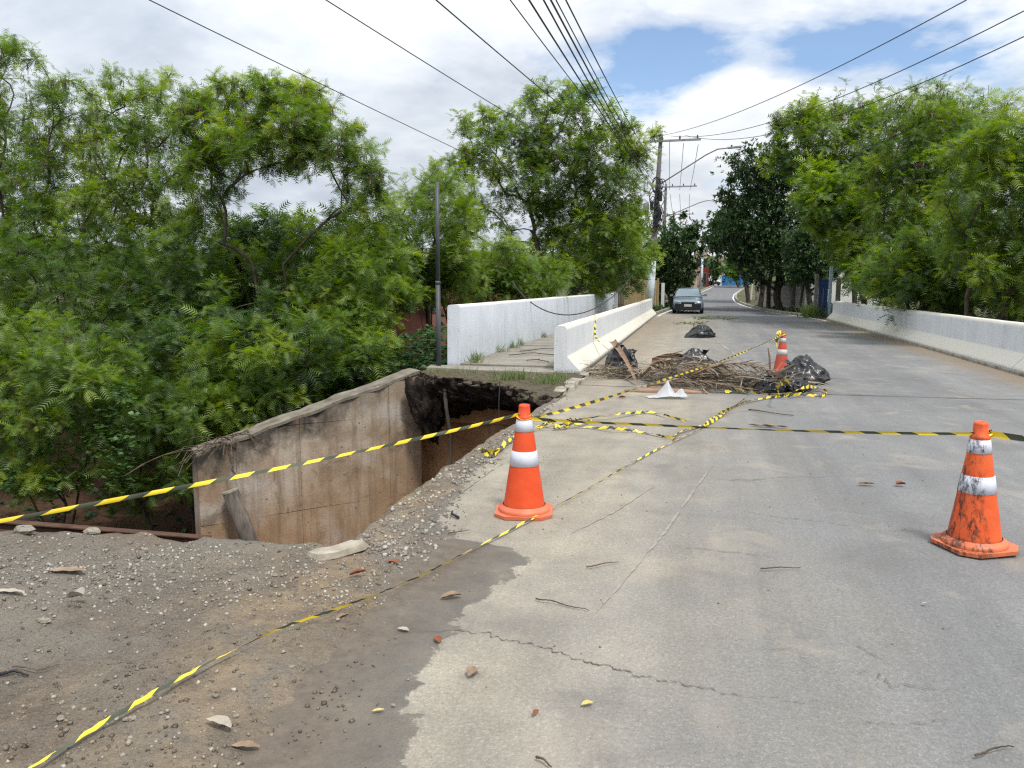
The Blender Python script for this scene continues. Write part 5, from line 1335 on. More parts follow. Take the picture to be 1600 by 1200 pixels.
def frond(label, px, ang, L, seed, z0=0.06, arch=0.18):
    p = gnd(*px); t = thing('dry_palm_frond', label, 'palm frond', (p.x, p.y, 0), ang, 'dry palm fronds dumped across the road')
    rs = np.random.RandomState(seed); m = 14
    path = [Vector((L * (k / m - 0.5), 0.06 * math.sin(k / m * 3 + seed), z0 + arch * math.sin(math.pi * k / m))) for k in range(m + 1)]
    MB().tube(path, [0.02 * (1 - 0.75 * k / m) + 0.003 for k in range(m + 1)], 6).build('rib', M['sheath'], t, True)
    V, F, T = [], [], []
    for k in range(46):
        f = 0.15 + 0.85 * k / 46; i = min(m - 1, int(f * m)); q = np.array(path[i].lerp(path[i + 1], f * m - i))
        for s in (-1, 1):
            d = np.array([0.75, s * rs.uniform(.25, .75), rs.normal(0.02, .2)]); ln = rs.uniform(.28, .5) * (1.1 - 0.5 * f); pp = q.copy(); o = len(V)
            sd = norm(np.cross(d, [0, 0, 1]) + rs.normal(0, .5, 3)); w = rs.uniform(.010, .022)
            for j in range(5):
                V.append(pp - sd * w * (1 - j / 5)); V.append(pp + sd * w * (1 - j / 5)); d = d + rs.normal(0, .12, 3) + np.array([0, 0, -.10]); pp = pp + norm(d) * ln / 5; pp[2] = max(pp[2], 0.01)
            for j in range(4): F.append((o + 2 * j, o + 2 * j + 1, o + 2 * j + 3, o + 2 * j + 2)); T.append(float(np.clip(.45 + .25 * math.sin(k * 7 + s), 0, 1)))
    np_mesh('leaflets', np.array(V), np.array(F), M['straw'], t, face_attr={'tint': T})
for i, (lab, px, a, L) in enumerate([
    ('long dry palm frond at the front of the heap', (1085, 611), -0.05, 1.4), ('dry palm frond lying across the back of the heap', (1085, 592), 0.25, 1.5),
    ('dry palm frond pointing from the heap to the far cone', (1150, 608), -0.35, 1.5), ('dry palm frond leaning on the bag by the left barrier', (985, 590), -0.9, 1.3),
    ('dry palm frond on top of the heap', (1105, 598), 0.6, 1.3), ('short dry frond at the left end of the heap', (1035, 602), -0.5, 0.8), ('dry frond fanned out at the right end of the heap', (1165, 602), 0.1, 1.2)]):
    frond(lab, px, a, L, i + 3, 0.05 + 0.04 * (i % 3), 0.10 + 0.08 * (i % 3))
def sheath(label, px, ang, L, w, z, tilt, roll=0.0):
    p = gnd(*px); t = thing('palm_sheath', label, 'palm sheath', (p.x, p.y, z), ang); t.rotation_euler = (roll, tilt, ang)
    m, k = 22, 13; V = []
    for th in (0, 0.008):
        for i in range(m):
            f = i / (m - 1); ww = w * (math.sin(math.pi * min(1, f * 0.9 + 0.06)) ** 0.7); dep = ww * 0.75
            for j in range(k):
                g = j / (k - 1) * 2 - 1
                V.append((L * (f - .5), ww * .5 * math.sin(g * 1.9) / math.sin(1.9) * (1.05), dep * (1 - math.cos(g * 1.9)) * .42 + 0.12 * L * (f - .5) ** 2 + th))
    F = []
    for s in (0, 1):
        F += [tuple(s * m * k + q for q in ((i * k + j), (i * k + j + 1), ((i + 1) * k + j + 1), ((i + 1) * k + j))) for i in range(m - 1) for j in range(k - 1)]
    me = bpy.data.meshes.new('sheath_shell'); me.from_pydata(V, [], F)
    link_mesh('sheath_shell', me, M['sheath'], t, True)
sheath('curled brown palm sheath gaping open on the frond heap', (1060, 588), -0.2, 0.95, 0.34, 0.16, 0.08, 0.9)
sheath('long smooth brown palm sheath on the right of the heap', (1110, 598), -0.15, 0.9, 0.20, 0.20, 0.06, 2.6)
def propped(label, a, b, w):
    a, b = Vector(a), Vector(b); t = thing('palm_sheath', label, 'palm sheath', b); n = 16; V = []; d = (a - b); s = d.cross(Vector((0, 0, 1))).normalized(); nrm = s.cross(d.normalized())
    for i in range(n):
        f = i / (n - 1); ww = w * (0.25 + 0.75 * f ** 1.3); c = d * f + nrm * 0.05 * math.sin(f * 4)
        for j in range(7):
            g = j / 6 * 2 - 1; V.append(c + s * ww * .5 * g + nrm * ww * .35 * g * g)
    me = bpy.data.meshes.new('sheath_shell'); me.from_pydata([tuple(v) for v in V], [], [(i * 7 + j, i * 7 + j + 1, i * 7 + 8 + j, i * 7 + 7 + j) for i in range(n - 1) for j in range(6)])
    link_mesh('sheath_shell', me, M['sheath'], t, True)
propped('brown palm sheath propped up against the bag at the left barrier', at(955, 531, gnd(965, 572).y + .1), gnd(994, 597, 0.05), 0.17)
sheath('flat brown sheath under the front of the heap', (1040, 613), 0.05, 1.2, 0.22, 0.06, 0.0, 2.9)
# curved stem in front of the far cone
p = gnd(1224, 614)
tag(MB().tube([(p.x - .1, p.y, .03), (p.x - .13, p.y - .02, .18), (p.x - .06, p.y - .02, .31), (p.x + .1, p.y, .40), (p.x + .18, p.y, .42)], [.012, .022, .024, .02, .012], 8).build('curved_stem', M['old_wood']), 'curved dry stem arching over the bags by the far cone', 'stem')
p = gnd(1203, 590)
tag(MB().tube([(p.x, p.y, .1), (p.x - .02, p.y, .35), (p.x - .05, p.y, .5)], [.018, .016, .01], 6).build('upright_stick', M['sheath']), 'short stick standing up just left of the far cone', 'stick')
# white plastic bag
def white_bag():
    p = gnd(1040, 622); n = 34; u = np.linspace(-1, 1, n); U, V = np.meshgrid(u, u)
    edge = np.maximum(np.abs(U), np.abs(V))
    H = 0.19 * np.maximum(0, 1 - np.abs(U - 0.15) / np.where(U < 0.2, 0.75, 0.42)) ** 1.5 * sstep(-1, .5, V) + 0.07 * sstep(.5, 1.0, U) ** 1.4 * sstep(-.8, .8, V) + 0.03 * sstep(-1, .4, U)
    H = H + 0.05 * np.abs(fbm(U * 3, V * 3, 0, 5, 4)) + 0.008
    X = U * 0.26 * (1 + 0.25 * fbm(V * 2, U * 2, 0, 8, 3)); Y = V * 0.13 * (0.55 + 0.45 * sstep(-1, 0.2, U)) * (1 + .3 * fbm(U * 2, V, 0, 9, 3))
    o = np_mesh('plastic_bag', np.stack([X.ravel(), Y.ravel(), H.ravel()], 1), grid_faces(n, n), M['white_bag'], face_attr={'tint': np.full((n - 1) ** 2, .5)})
    o.location = (p.x, p.y, 0); o.rotation_euler = (0, 0, 0.2)
    tag(o, 'crumpled white plastic bag in front of the frond heap', 'plastic bag')
white_bag()
# leafy twigs blown onto the road
def twig(label, px, L, n, seed, tint=0.5, ang=0.2):
    p = gnd(*px); t = thing('leafy_twig', label, 'twig', (p.x, p.y, 0), ang); rs = np.random.RandomState(seed)
    path = [Vector((L * (k / 6 - .5), .08 * L * math.sin(k), .03 + .04 * math.sin(k * 1.3) ** 2)) for k in range(7)]
    MB().tube(path, 0.012, 5).build('stem', M['twig'], t)
    P = np.array([path[rs.randint(0, 7)] for _ in range(n)]) + rs.normal(0, .05, (n, 3)) * [1.5, 1, .3]; P[:, 2] = np.abs(P[:, 2]) + .02
    D = rs.normal(0, 1, (n, 3)) * [1, 1, .35] + [0, 0, .25]
    V, F, tt = place(BROAD, P, D, rs.uniform(.12, .25, n), np.clip(rs.normal(tint, .2, n), 0, 1), rs)
    np_mesh('leaves', V, F, M['grass'], t, face_attr={'tint': tt})
twig('wilted leafy twig on the road right of the lone bag', (1118, 500), 1.6, 60, 1, 0.7)
twig('leafy twig on the road just behind the lone bag', (1080, 507), 1.2, 34, 2, 0.6)
twig('green leafy twig lying under the front of the parked car', (1070, 489), 0.9, 60, 3, 0.3)
twig('dry leafy twig sticking up from the lone rubbish bag', (1090, 516), 0.5, 10, 4, 0.9)

# ------------------------------------------------------------------ leaves and sticks on the ground
def leaf_obj(px, L, w, ang, mat, label, curl=0.35, lift=0.0):
    p = gnd(*px); m, k = 14, 5; V = []
    for i in range(m):
        f = i / (m - 1); ww = w * math.sin(math.pi * (0.04 + 0.92 * f)) ** 0.8
        for j in range(k):
            g = j / (k - 1) * 2 - 1
            V.append((L * (f - .5), ww * .5 * g + 0.06 * L * math.sin(f * 3), 0.004 + abs(g) ** 1.5 * ww * curl + 0.10 * L * (f - .5) ** 2 + lift * f + 0.012 * L * math.sin(i * 1.3 + j)))
    F = [(i * k + j, i * k + j + 1, (i + 1) * k + j + 1, (i + 1) * k + j) for i in range(m - 1) for j in range(k - 1)]
    me = bpy.data.meshes.new('fallen_leaf'); me.from_pydata(V, [], F)
    o = link_mesh('fallen_leaf', me, M[mat], None, True)
    z = max(hz(p.x, p.y), 0.0 if p.x > -1.9 else -9) + 0.006
    o.location = (p.x, p.y, z); o.rotation_euler = (0, 0, ang)
    return tag(o, label, 'leaf')
for a in [
    ((342, 1150), 0.13, 0.045, -0.3, 'pale_leaf', 'largest dry leaf, lying on the mud near the bottom edge', 0.35, 0.01),
    ((383, 1172), 0.10, 0.035, 0.2, 'dry_leaf', 'dry grey leaf overlapping beside the largest leaf', 0.3),
    ((559, 908), 0.09, 0.03, 0.35, 'red_leaf', 'red-brown curled leaf on the dirt below the pale slab', 0.6, 0.02),
    ((615, 884), 0.08, 0.04, 0.0, 'red_leaf', 'reddish leaf near the washed-out edge', 0.2),
    ((683, 1003), 0.06, 0.035, -0.9, 'red_leaf', 'pinkish-brown leaf at the edge of the mud film', 0.3),
    ((591, 1114), 0.045, 0.016, 0.5, 'yellow_leaf', 'small yellowish leaf on the dark mud', 0.2),
    ((535, 970), 0.075, 0.022, 1.1, 'dry_leaf', 'grey dry leaf touching the ground tape', 0.4),
    ((120, 950), 0.10, 0.06, -0.1, 'pale_leaf', 'curled pale leaf casting shade on the left dirt', 0.6, 0.03),
    ((105, 908), 0.20, 0.06, 0.25, 'dry_leaf', 'long tattered dry leaf on the left dirt', 0.15),
    ((12, 941), 0.16, 0.04, 0.2, 'pale_leaf', 'pale dry leaf at the left picture edge', 0.2),
    ((630, 987), 0.06, 0.03, -0.2, 'pale_leaf', 'pale brown leaf beside the long crack', 0.2),
    ((740, 1055), 0.07, 0.05, 1.3, 'dry_leaf', 'tattered brown leaf on the pale asphalt', 0.4),
    ((705, 937), 0.11, 0.045, 0.5, 'dry_leaf', 'shredded dry leaf lying in the middle of the mud film', 0.4, 0.01),
    ((1353, 758), 0.12, 0.04, 0.1, 'dry_leaf', 'dry leaf on the asphalt left of the scraped cone', 0.4),
    ((1407, 759), 0.08, 0.05, 0.3, 'red_leaf', 'orange-brown leaf just left of the scraped cone', 0.5),
    ((918, 1104), 0.05, 0.025, 0.6, 'yellow_leaf', 'tiny tan leaf on the asphalt below the long crack', 0.3),
    ((838, 1118), 0.04, 0.02, 1.2, 'red_leaf', 'tiny brown leaf near the bottom of the pale asphalt', 0.4),
    ((1445, 946), 0.03, 0.014, 0.4, 'pale_leaf', 'tiny pale leaf below the scraped cone', 0.3),
    ((1200, 668), 0.42, 0.05, -0.12, 'dry_leaf', 'long dark dry leaf beside the level tape', 0.4),
    ((972, 622), 0.10, 0.06, 0.2, 'red_leaf', 'small brown leaf scrap left of the white plastic bag', 0.4),
]: leaf_obj(*a)
def stick(pxs, r, label, mat='twig', z=0.012):
    P = [gnd(*p) for p in pxs]
    P = [Vector((p.x, p.y, max(hz(p.x, p.y), 0.0 if p.x > -1.9 else -9) + z + 0.006 * math.sin(i * 2.0))) for i, p in enumerate(P)]
    Q = []
    for i in range(len(P) - 1):
        for k in range(6): Q.append(P[i].lerp(P[i + 1], k / 6) + Vector((0, 0.035 * (P[-1] - P[0]).length * math.sin((i * 6 + k) * 0.55 + len(label)), 0.002 * (k % 2))))
    P = Q + [P[-1]]
    tag(MB().tube(P, [r * (1 - 0.6 * i / len(P)) for i in range(len(P))], 6).build('fallen_stick', M[mat]), label, 'stick')
stick([(838, 938), (855, 944), (885, 947), (920, 957)], 0.0042, 'long dark twig on the asphalt below the rim cone')
stick([(916, 889), (940, 886), (967, 880)], 0.0042, 'twig on the asphalt right of the mud film')
stick([(1188, 891), (1215, 892), (1250, 889)], 0.0042, 'straight twig in the middle of the asphalt')
stick([(1524, 1187), (1545, 1178), (1584, 1170)], 0.0042, 'dark red twig in the bottom right corner')
stick([(716, 812), (706, 806), (707, 800)], 0.010, 'short black twig at the crumbled edge left of the rim cone', 'dark')
stick([(838, 1188), (850, 1195), (862, 1202)], 0.005, 'thin twig at the bottom edge of the asphalt')
stick([(0, 1064), (20, 1060), (45, 1062)], 0.008, 'dark stick at the left picture edge', 'dark')
stick([(20, 1064 - 10), (60, 1056), (95, 1050)], 0.004, 'pale thin stem on the dirt at the left', 'straw' if False else 'old_wood')
stick([(1170, 641), (1190, 645), (1240, 650)], 0.010, 'thin twig on the road behind the level tape')
stick([(700, 836), (735, 832)], 0.0042, 'short twig among the rubble by the cracked edge')

# ------------------------------------------------------------------ stones
def stone_templates(n, seed):
    rs = np.random.RandomState(seed); out = []
    cube = np.array([(x, y, z) for z in (-1, 1) for y in (-1, 1) for x in (-1, 1)], float)
    Fq = np.array([(0, 2, 3, 1), (4, 5, 7, 6), (0, 1, 5, 4), (2, 6, 7, 3), (0, 4, 6, 2), (1, 3, 7, 5)])
    for _ in range(n):
        V = cube * rs.uniform(.45, 1.0, (8, 3)) * np.array([.62, .5, .36]); V[4:, :2] *= .7
        out.append((V, Fq))
    return out
STN = stone_templates(9, 3)
def gravel(label, pts, smin, smax, seed, mat='stone', sink=0.12):
    rs = np.random.RandomState(seed); n = len(pts)
    a = rs.uniform(0, 2 * np.pi, n); D = np.stack([np.cos(a), np.sin(a), rs.normal(0, .25, n)], 1)
    S = smin * (smax / smin) ** (rs.rand(n) ** 2.6)
    P = pts.copy(); P[:, 2] += S * sink
    V, F, tt = place(STN, P, D, S, np.clip(rs.normal(.5, .25, n), 0, 1), rs, .5)
    o = np_mesh('gravel' if mat == 'stone' else 'soil_clods', V, F, M[mat], face_attr={'tint': tt}); TRI[0] += 2 * len(F)
    return tag(o, label, 'gravel' if mat == 'stone' else 'soil', kind='stuff')
rs = np.random.RandomState(77)
n = 42000
x = rs.uniform(-4.6, -1.1, n); y = rs.uniform(1.5, 4.1, n)
band = np.exp(-((y - (3.35 + 0.25 * (x + 2.6))) / 0.42) ** 2)
dens = np.clip(0.14 + 0.75 * band + 2.4 * fbm(x * 1.9, y * 1.9, 0, 61, 4) * (0.35 + band), 0.03, 1) ** 1.3
keep = (rs.rand(n) < dens * 0.5) & (x < np.interp(y, THICK_Y, THICK_X) + 0.08) & (y < lip_y(x) - 0.03)
x, y = x[keep], y[keep]
gravel('grey gravel and grit strewn over the dirt shoulder', np.stack([x, y, ground_h(x, y)], 1), 0.005, 0.024, 1)
x = rs.uniform(-2.1, -1.45, 5200); y = rs.uniform(3.9, 10.5, 5200)
keep = (x > hole_x(y) + 0.05) & (x < np.interp(y, THICK_Y, THICK_X) + 0.18 * rs.rand(len(x)) ** 2)
x, y = x[keep], y[keep]
gravel('crumbled asphalt and grit along the rim of the hole', np.stack([x, y, np.maximum(ground_h(x, y), 0.0)], 1), 0.008, 0.04, 2)
x = rs.uniform(-1.5, 3.5, 2200); y = rs.uniform(1.8, 8, 2200); keep = rs.rand(2200) < np.interp(x, [-1.5, -0.8, 3.5], [1, .25, .08]); x, y = x[keep], y[keep]
gravel('scattered grit on the asphalt', np.stack([x, y, np.full(len(x), 0.002)], 1), 0.004, 0.012, 3)
x = rs.uniform(-4.6, -0.85, 22000); y = rs.uniform(1.5, 5.2, 22000)
d_ = np.interp(y, THICK_Y, THICK_X) - x
keep = (y < lip_y(x) - 0.02) | (x > -2.0)
keep &= (rs.rand(len(x)) < np.clip(0.30 + 2.2 * fbm(x * 2.6, y * 2.6, 0, 83, 4), 0.03, 1) * sstep(-0.42, 0.10, d_) ** 1.5)
x, y = x[keep], y[keep]
gravel('brown soil crumbs and clods over the dirt and mud film', np.stack([x, y, np.where(x > np.interp(y, THICK_Y, THICK_X), np.maximum(ground_h(x, y), 0.001), ground_h(x, y))], 1), 0.005, 0.024, 5, 'clod', -0.02)
proto = []
for k in range(6):
    rr = np.random.RandomState(k + 40); u = np.linspace(0, 2 * np.pi, 9, endpoint=False); mb = MB()
    prof = [(0.25, -0.35), (0.8, -0.25), (1.0, 0.05), (0.75, 0.4), (0.2, 0.52)]
    mb.lathe(prof, 9); V = np.array(mb.v); V += rr.normal(0, .10, V.shape); V *= [1, rr.uniform(.6, .9), rr.uniform(.7, 1)]
    mb.v = [tuple(v) for v in V]; n5 = len(prof); mb.f.append(tuple(j * n5 for j in range(8, -1, -1))); mb.f.append(tuple(j * n5 + n5 - 1 for j in range(9)))
    me = bpy.data.meshes.new('loose_stone'); me.from_pydata(mb.v, [], mb.f); me.materials.append(M['pale_concrete'] if k % 3 else M['kerb']); proto.append(me)
for i in range(46):
    o = bpy.data.objects.new('loose_stone', proto[i % 6]); COL.objects.link(o)
    if i < 34: px = gnd(R.uniform(60, 620), R.uniform(870, 1150))
    else: px = gnd(R.uniform(560, 690), R.uniform(820, 900))
    s = R.uniform(0.009, 0.019)
    o.location = (px.x, px.y, max(hz(px.x, px.y), 0 if px.x > -1.2 else -9) + s * .28); o.scale = (s, s, s); o.rotation_euler = (0, 0, R.uniform(0, 6))
    tag(o, 'small loose pale stone lying on the dirt shoulder', 'stone', 'loose stones on the dirt shoulder')
for lab, px, s in [('largest pale stone on the left dirt, below the curled leaf', (70, 980), 0.035), ('dark stone standing alone on the left dirt rise', (228, 877), 0.022), ('pale block of mortar on the far lip of the dirt', (146, 846), 0.06), ('lump of earth on the far lip at the left edge', (40, 856), 0.07)]:
    o = bpy.data.objects.new('loose_stone', proto[len(lab) % 6]); COL.objects.link(o); p = gnd(*px)
    o.location = (p.x, p.y, hz(p.x, p.y) + s * .25); o.scale = (s, s * .8, s * .8); tag(o, lab, 'stone')
# pale broken slab
p = gnd(518, 873)
mb = MB(); mb.prism([(-0.12, -0.09), (-0.02, -0.11), (0.06, -0.02), (0.13, 0.14), (0.11, 0.2), (0.02, 0.17), (-0.05, 0.06), (-0.12, 0.0)], -0.03, 0.006)
V = np.array(mb.v); V[8:, :2] *= .86; V[8:, 2] += np.random.RandomState(3).uniform(-.008, .008, 8); mb.v = [tuple(v) for v in V]
o = mb.build('concrete_chunk', M['pale_concrete']); o.location = (p.x, p.y, hz(p.x, p.y) + 0.022); o.rotation_euler = (0.06, -0.03, -0.25)
tag(o, 'pale flat chunk of broken concrete at the rim of the hole', 'concrete chunk')

# ================================================================== car
def make_car(label, loc, rz, paint, low, plate=True):
    t = thing('parked_car', label, 'car', loc, rz)     # local: +x right seen from front, front at y = 0 looking to -y
    def loft(stations):
        vs, fs = [], []; n = len(stations[0][1])
        for y, sec in stations: vs += [(x, y + dy, z) for (x, z, dy) in sec]
        for i in range(len(stations) - 1):
            for j in range(n - 1): fs.append((i * n + j, i * n + j + 1, (i + 1) * n + j + 1, (i + 1) * n + j))
        return vs, fs, n
    def sec(hw, zt, zb=0.24, crown=0.03):
        half = [(hw * 0.93, zb, 0), (hw, zb + 0.14, 0), (hw * 1.0, zb + 0.30, 0), (hw * 0.985, zt - 0.10, 0), (hw * 0.93, zt - 0.02, 0), (hw * 0.6, zt + crown * .6, 0), (0, zt + crown, 0)]
        return half + [(-x, z, d) for x, z, d in half[-2::-1]]
    st = [(0.06, sec(.66, .62)), (0.13, sec(.76, .70)), (0.4, sec(.80, .77)), (0.9, sec(.82, .87)), (1.12, sec(.825, .93)), (2.0, sec(.83, .94)), (3.5, sec(.82, .95)), (3.9, sec(.79, .93)), (4.05, sec(.72, .80))]
    vs, fs, n = loft(st); fs += [tuple(range(n))[::-1], tuple(range((len(st) - 1) * n, len(st) * n))]
    MB().add(vs, fs).build('body', paint, t, True)
    def csec(hb, ht, zb, zt):
        half = [(hb, zb, 0), (hb * .3 + ht * .7, zb * .3 + zt * .7, 0), (ht, zt - .03, 0), (ht * .85, zt, 0), (0, zt + .02, 0)]
        return half + [(-x, z, d) for x, z, d in half[-2::-1]]
    st = [(1.02, csec(.74, .735, .90, .935)), (1.4, csec(.75, .66, .90, 1.17)), (1.78, csec(.76, .60, .90, 1.37)), (2.5, csec(.76, .59, .9, 1.415)), (3.5, csec(.75, .58, .9, 1.40)), (3.75, csec(.74, .60, .9, 1.25)), (3.98, csec(.72, .70, .9, .96))]
    vs, fs, n = loft(st); MB().add(vs, fs).build('cabin', paint, t, True)
    gl = M['car_glass']
    MB().add([(-.66, 1.085, .965), (.66, 1.085, .965), (.54, 1.72, 1.355), (-.54, 1.72, 1.355)], [(0, 1, 2, 3)]).build('windscreen', gl, t)
    for s in (-1, 1):
        MB().add([(s * .762, 1.30, .98), (s * .768, 2.3, .98), (s * .625, 2.3, 1.36), (s * .645, 1.80, 1.34)], [(0, 1, 2, 3)] if s > 0 else [(3, 2, 1, 0)]).build('side_window', gl, t)
        MB().add([(s * .768, 2.36, .98), (s * .76, 3.6, .98), (s * .615, 3.4, 1.35), (s * .625, 2.36, 1.36)], [(0, 1, 2, 3)] if s > 0 else [(3, 2, 1, 0)]).build('side_window', gl, t)
        MB().add([(s * .38, .045, .56), (s * .70, .10, .57), (s * .745, .20, .68), (s * .42, .085, .70)], [(0, 1, 2, 3)] if s > 0 else [(3, 2, 1, 0)]).build('headlight', M['lamp_glass'], t)
        m = MB().box(s * .93 - .09, s * .93 + .09, 1.22, 1.30, .95, 1.07, 0.02).build('mirror', paint, t)
        MB().box(s * .80 - .06, s * .80 + .06, 1.25, 1.28, .96, 1.0).build('mirror_arm', low, m)
        MB().tube([(s * .57, 1.9, 1.42), (s * .57, 1.95, 1.455), (s * .56, 3.3, 1.445), (s * .56, 3.35, 1.41)], .015, 6).build('roof_rail', low, t)
        for yy in (0.78, 3.25):
            wv = MB(); wv.tube([(s * .66, yy, .29), (s * .84, yy, .29)], .29, 24); wh = wv.build('wheel', M['tyre'], t, False)
            MB().tube([(s * .835, yy, .29), (s * .85, yy, .29)], .18, 20).build('rim', M['galv'], wh)
    MB().prism([(-.74, .14), (-.66, .035), (-.4, -.02), (.4, -.02), (.66, .035), (.74, .14), (.74, .3), (-.74, .3)], .2, .545).build('bumper', low, t)
    MB().box(-.36, .36, -.005, .06, .585, .645, .01).build('grille', M['dark'], t)
    MB().box(-.42, .42, -.03, .0, .26, .33, .005).build('lower_intake', M['dark'], t)
    if plate: MB().box(-.2, .2, -.034, -.022, .40, .53).build('number_plate', M['plate'], t)
    for s in (-.3, .1): MB().tube([(s, 1.07, .955), (s + .45, 1.13, .995)], .008, 4).build('wiper', M['dark'], t)
    return t
m, nt, p = base_mat('car_glass', 0.08, 0.6); p.inputs['Base Color'].default_value = (0.16, 0.20, 0.22, 1); M['car_glass'] = m
m, nt, p = base_mat('lamp_glass', 0.12, 0.6); p.inputs['Base Color'].default_value = (0.55, 0.58, 0.60, 1); M['lamp_glass'] = m
def paint(name, c):
    m, nt, p = base_mat(name, 0.28, 0.5); p.inputs['Base Color'].default_value = (*c, 1); p.inputs['Metallic'].default_value = 0.35; p.inputs['Coat Weight'].default_value = 0.6; p.inputs['Coat Roughness'].default_value = 0.08
    return m
M['tyre'] = simple('tyre_rubber', (0.012, 0.012, 0.012), (0.025, 0.024, 0.023), 8, 0.8, 0.2, 0.1)
M['plate'] = simple('number_plate', (0.42, 0.42, 0.42), (0.55, 0.55, 0.55), 30, 0.5, 0.3, 0)
M['navy'] = simple('dark_bumper', (0.010, 0.013, 0.022), (0.018, 0.022, 0.032), 4, 0.5, 0.35, 0)
make_car('silver-blue estate car with dark bumper parked facing the camera', (-0.99, 43.3, 0), 0.015, paint('silver_blue_paint', (0.14, 0.19, 0.225)), M['navy'])
wp = paint('white_paint', (0.62, 0.64, 0.66))
p = at(1110, 440, 112); make_car('white car far off, nearer the red-fronted house', (p.x, 112, float(road_z(112))), 0.5, wp, M['navy'], False)
p = at(1120, 438, 122); make_car('white car far off, nearer the blue wall', (p.x, 122, float(road_z(122))), 0.5, wp, M['navy'], False)

# ================================================================== utility poles
def pole(label, x, y, h, lean, arm_z, arm, lamp, paint_z, group, rb=0.19):
    z0 = hz(x, y) - 0.2
    t = thing('utility_pole', label, 'utility pole', (x, y, z0), 0, group); h -= z0
    f = lambda z: Vector((lean * z / h, 0, z))
    MB().tube([f(z) for z in np.linspace(paint_z, h, 8)], list(np.linspace(rb - (rb - .1) * paint_z / h, .10, 8)), 10).build('shaft', M['pole_conc'], t, True)
    if paint_z > 0.3: MB().tube([f(0), f(paint_z)], [rb + .01, rb - (rb - .1) * paint_z / h + .012], 10).build('painted_foot', M['pole_paint'], t, True)
    c = f(arm_z - z0)
    a = MB().box(arm[0], arm[1], -.2, -.1, -.055, .055).build('crossarm', M['galv'], t); a.location = c
    for k in range(3):
        xx = arm[0] + (arm[1] - arm[0]) * (0.34 + 0.3 * k)
        MB().lathe([(0.015, .055), (.05, .07), (.05, .10), (.03, .11), (.055, .13), (.055, .16), (.03, .17), (.045, .2), (.02, .24)], 10, (xx, -.15, 0)).build('insulator', M['dark'], a, True)
    MB().tube([(arm[0] * .7, -.15, -.05), (0, -.12, -.6)], .018, 6).build('arm_brace', M['galv'], a)
    if lamp:
        s = f(lamp[0] - z0); e = Vector(lamp[1]) - Vector((x, y, z0)); mid = s.lerp(e, .68) + Vector((0, 0, .28))
        pts = [s, s.lerp(mid, .5), mid, mid.lerp(e, .5) + Vector((0, 0, .12)), e]
        l = MB().tube(pts, .035, 8).build('lamp_arm', M['galv'], t, True)
        hd = e - pts[-2]; hd.normalize()
        b = MB(); b.sweep([(-.11, -.04), (.11, -.04), (.10, .04), (-.10, .04)], [tuple(e - hd * .1), tuple(e + hd * .25), tuple(e + hd * .6)]); b.build('lamp_head', M['galv'], l)
        MB().tube([tuple(e + Vector((.1, 0, .04))), tuple(e + Vector((.1, 0, .14)))], .04, 8).build('photocell', M['dark'], l)
    for z in np.arange(h * .55, h * .95, .42): MB().tube([f(z) - Vector((.2, 0, 0)), f(z) + Vector((.2, 0, 0))], .015, 5).build('step_bolt', M['galv'], t)
    return t, f, z0
GP = 'utility poles along the left kerb'
X1, Y1 = -3.12, 44.0
l1 = at(1140, 231, 42.5)
t1, f1, zz = pole('nearest concrete utility pole with pale painted foot and tangle of black cables', X1, Y1, 9.75, 0.42, 9.35, (-0.95, 2.15), (7.0, l1), 3.1, GP, 0.21)
# black cable tangle, boxes, transformer can
rs = random.Random(5)
for i, (z, dx, sx, sz) in enumerate([(6.4, .2, .10, .26), (5.9, -.24, .09, .22), (5.4, .22, .10, .3), (5.0, .1, .10, .22)]):
    MB().box(-sx, sx, -.2, .02, -sz, sz, .03).build('splice_box', M['dark'], t1).location = f1(z - zz) + Vector((dx, -.15, 0))
for i in range(26):
    z = rs.uniform(4.8, 7.1); r = rs.uniform(.15, .42); c = f1(z - zz) + Vector((rs.uniform(-.2, .3), -.25, 0))
    MB().tube([c + Vector((r * .6 * math.cos(a), .05 * math.sin(3 * a), r * math.sin(a))) for a in np.linspace(0, 6.1, 18)], .022, 5).build('cable_coil', M['cable'], t1)
b = MB(); b.lathe([(.0, -.32), (.16, -.32), (.16, .28), (.12, .33), (0, .34)], 14); o = b.build('equipment_can', M['galv'], t1, True); o.location = f1(5.75 - zz) + Vector((-.55, -.1, 0))
MB().tube([(-.14, 0, 4.35 - zz), (.02, -.2, 4.75 - zz), (.05, -.22, 4.95 - zz)], .06, 8).build('orange_sleeve', M['orange_box'], t1).location = f1(4.6 - zz) * 0 + Vector((.22, 0, 0))
X2, Y2 = at(1034, 446, 69).x, 69.0; l2 = at(1118, 314, 66)
pole('second utility pole, rising behind the nearest one with a lamp over the road', X2, Y2, 10.2, .15, 9.95, (-.5, 2.6), (7.4, l2), 2.8, GP)
X3, Y3 = at(1050, 446, 96).x, 96.0; l3 = at(1108, 345, 92)
pole('third utility pole, showing above the dark round tree', X3, Y3, 10.4, 0, 10.0, (-1.0, 2.4), (8.0, l3), 2.8, GP)
p = at(1096, 446, 104); pole('far utility pole in front of the red-fronted house', p.x, 104, 7.6, 0, 7.2, (-.6, .6), None, 2.6 + 1.4, GP, .16)
p = at(1112, 446, 124); pole('farthest utility pole beside the white cars', p.x, 124, 7.2, 0, 6.9, (-.6, .6), None, 2.6 + 1.4, GP, .16)

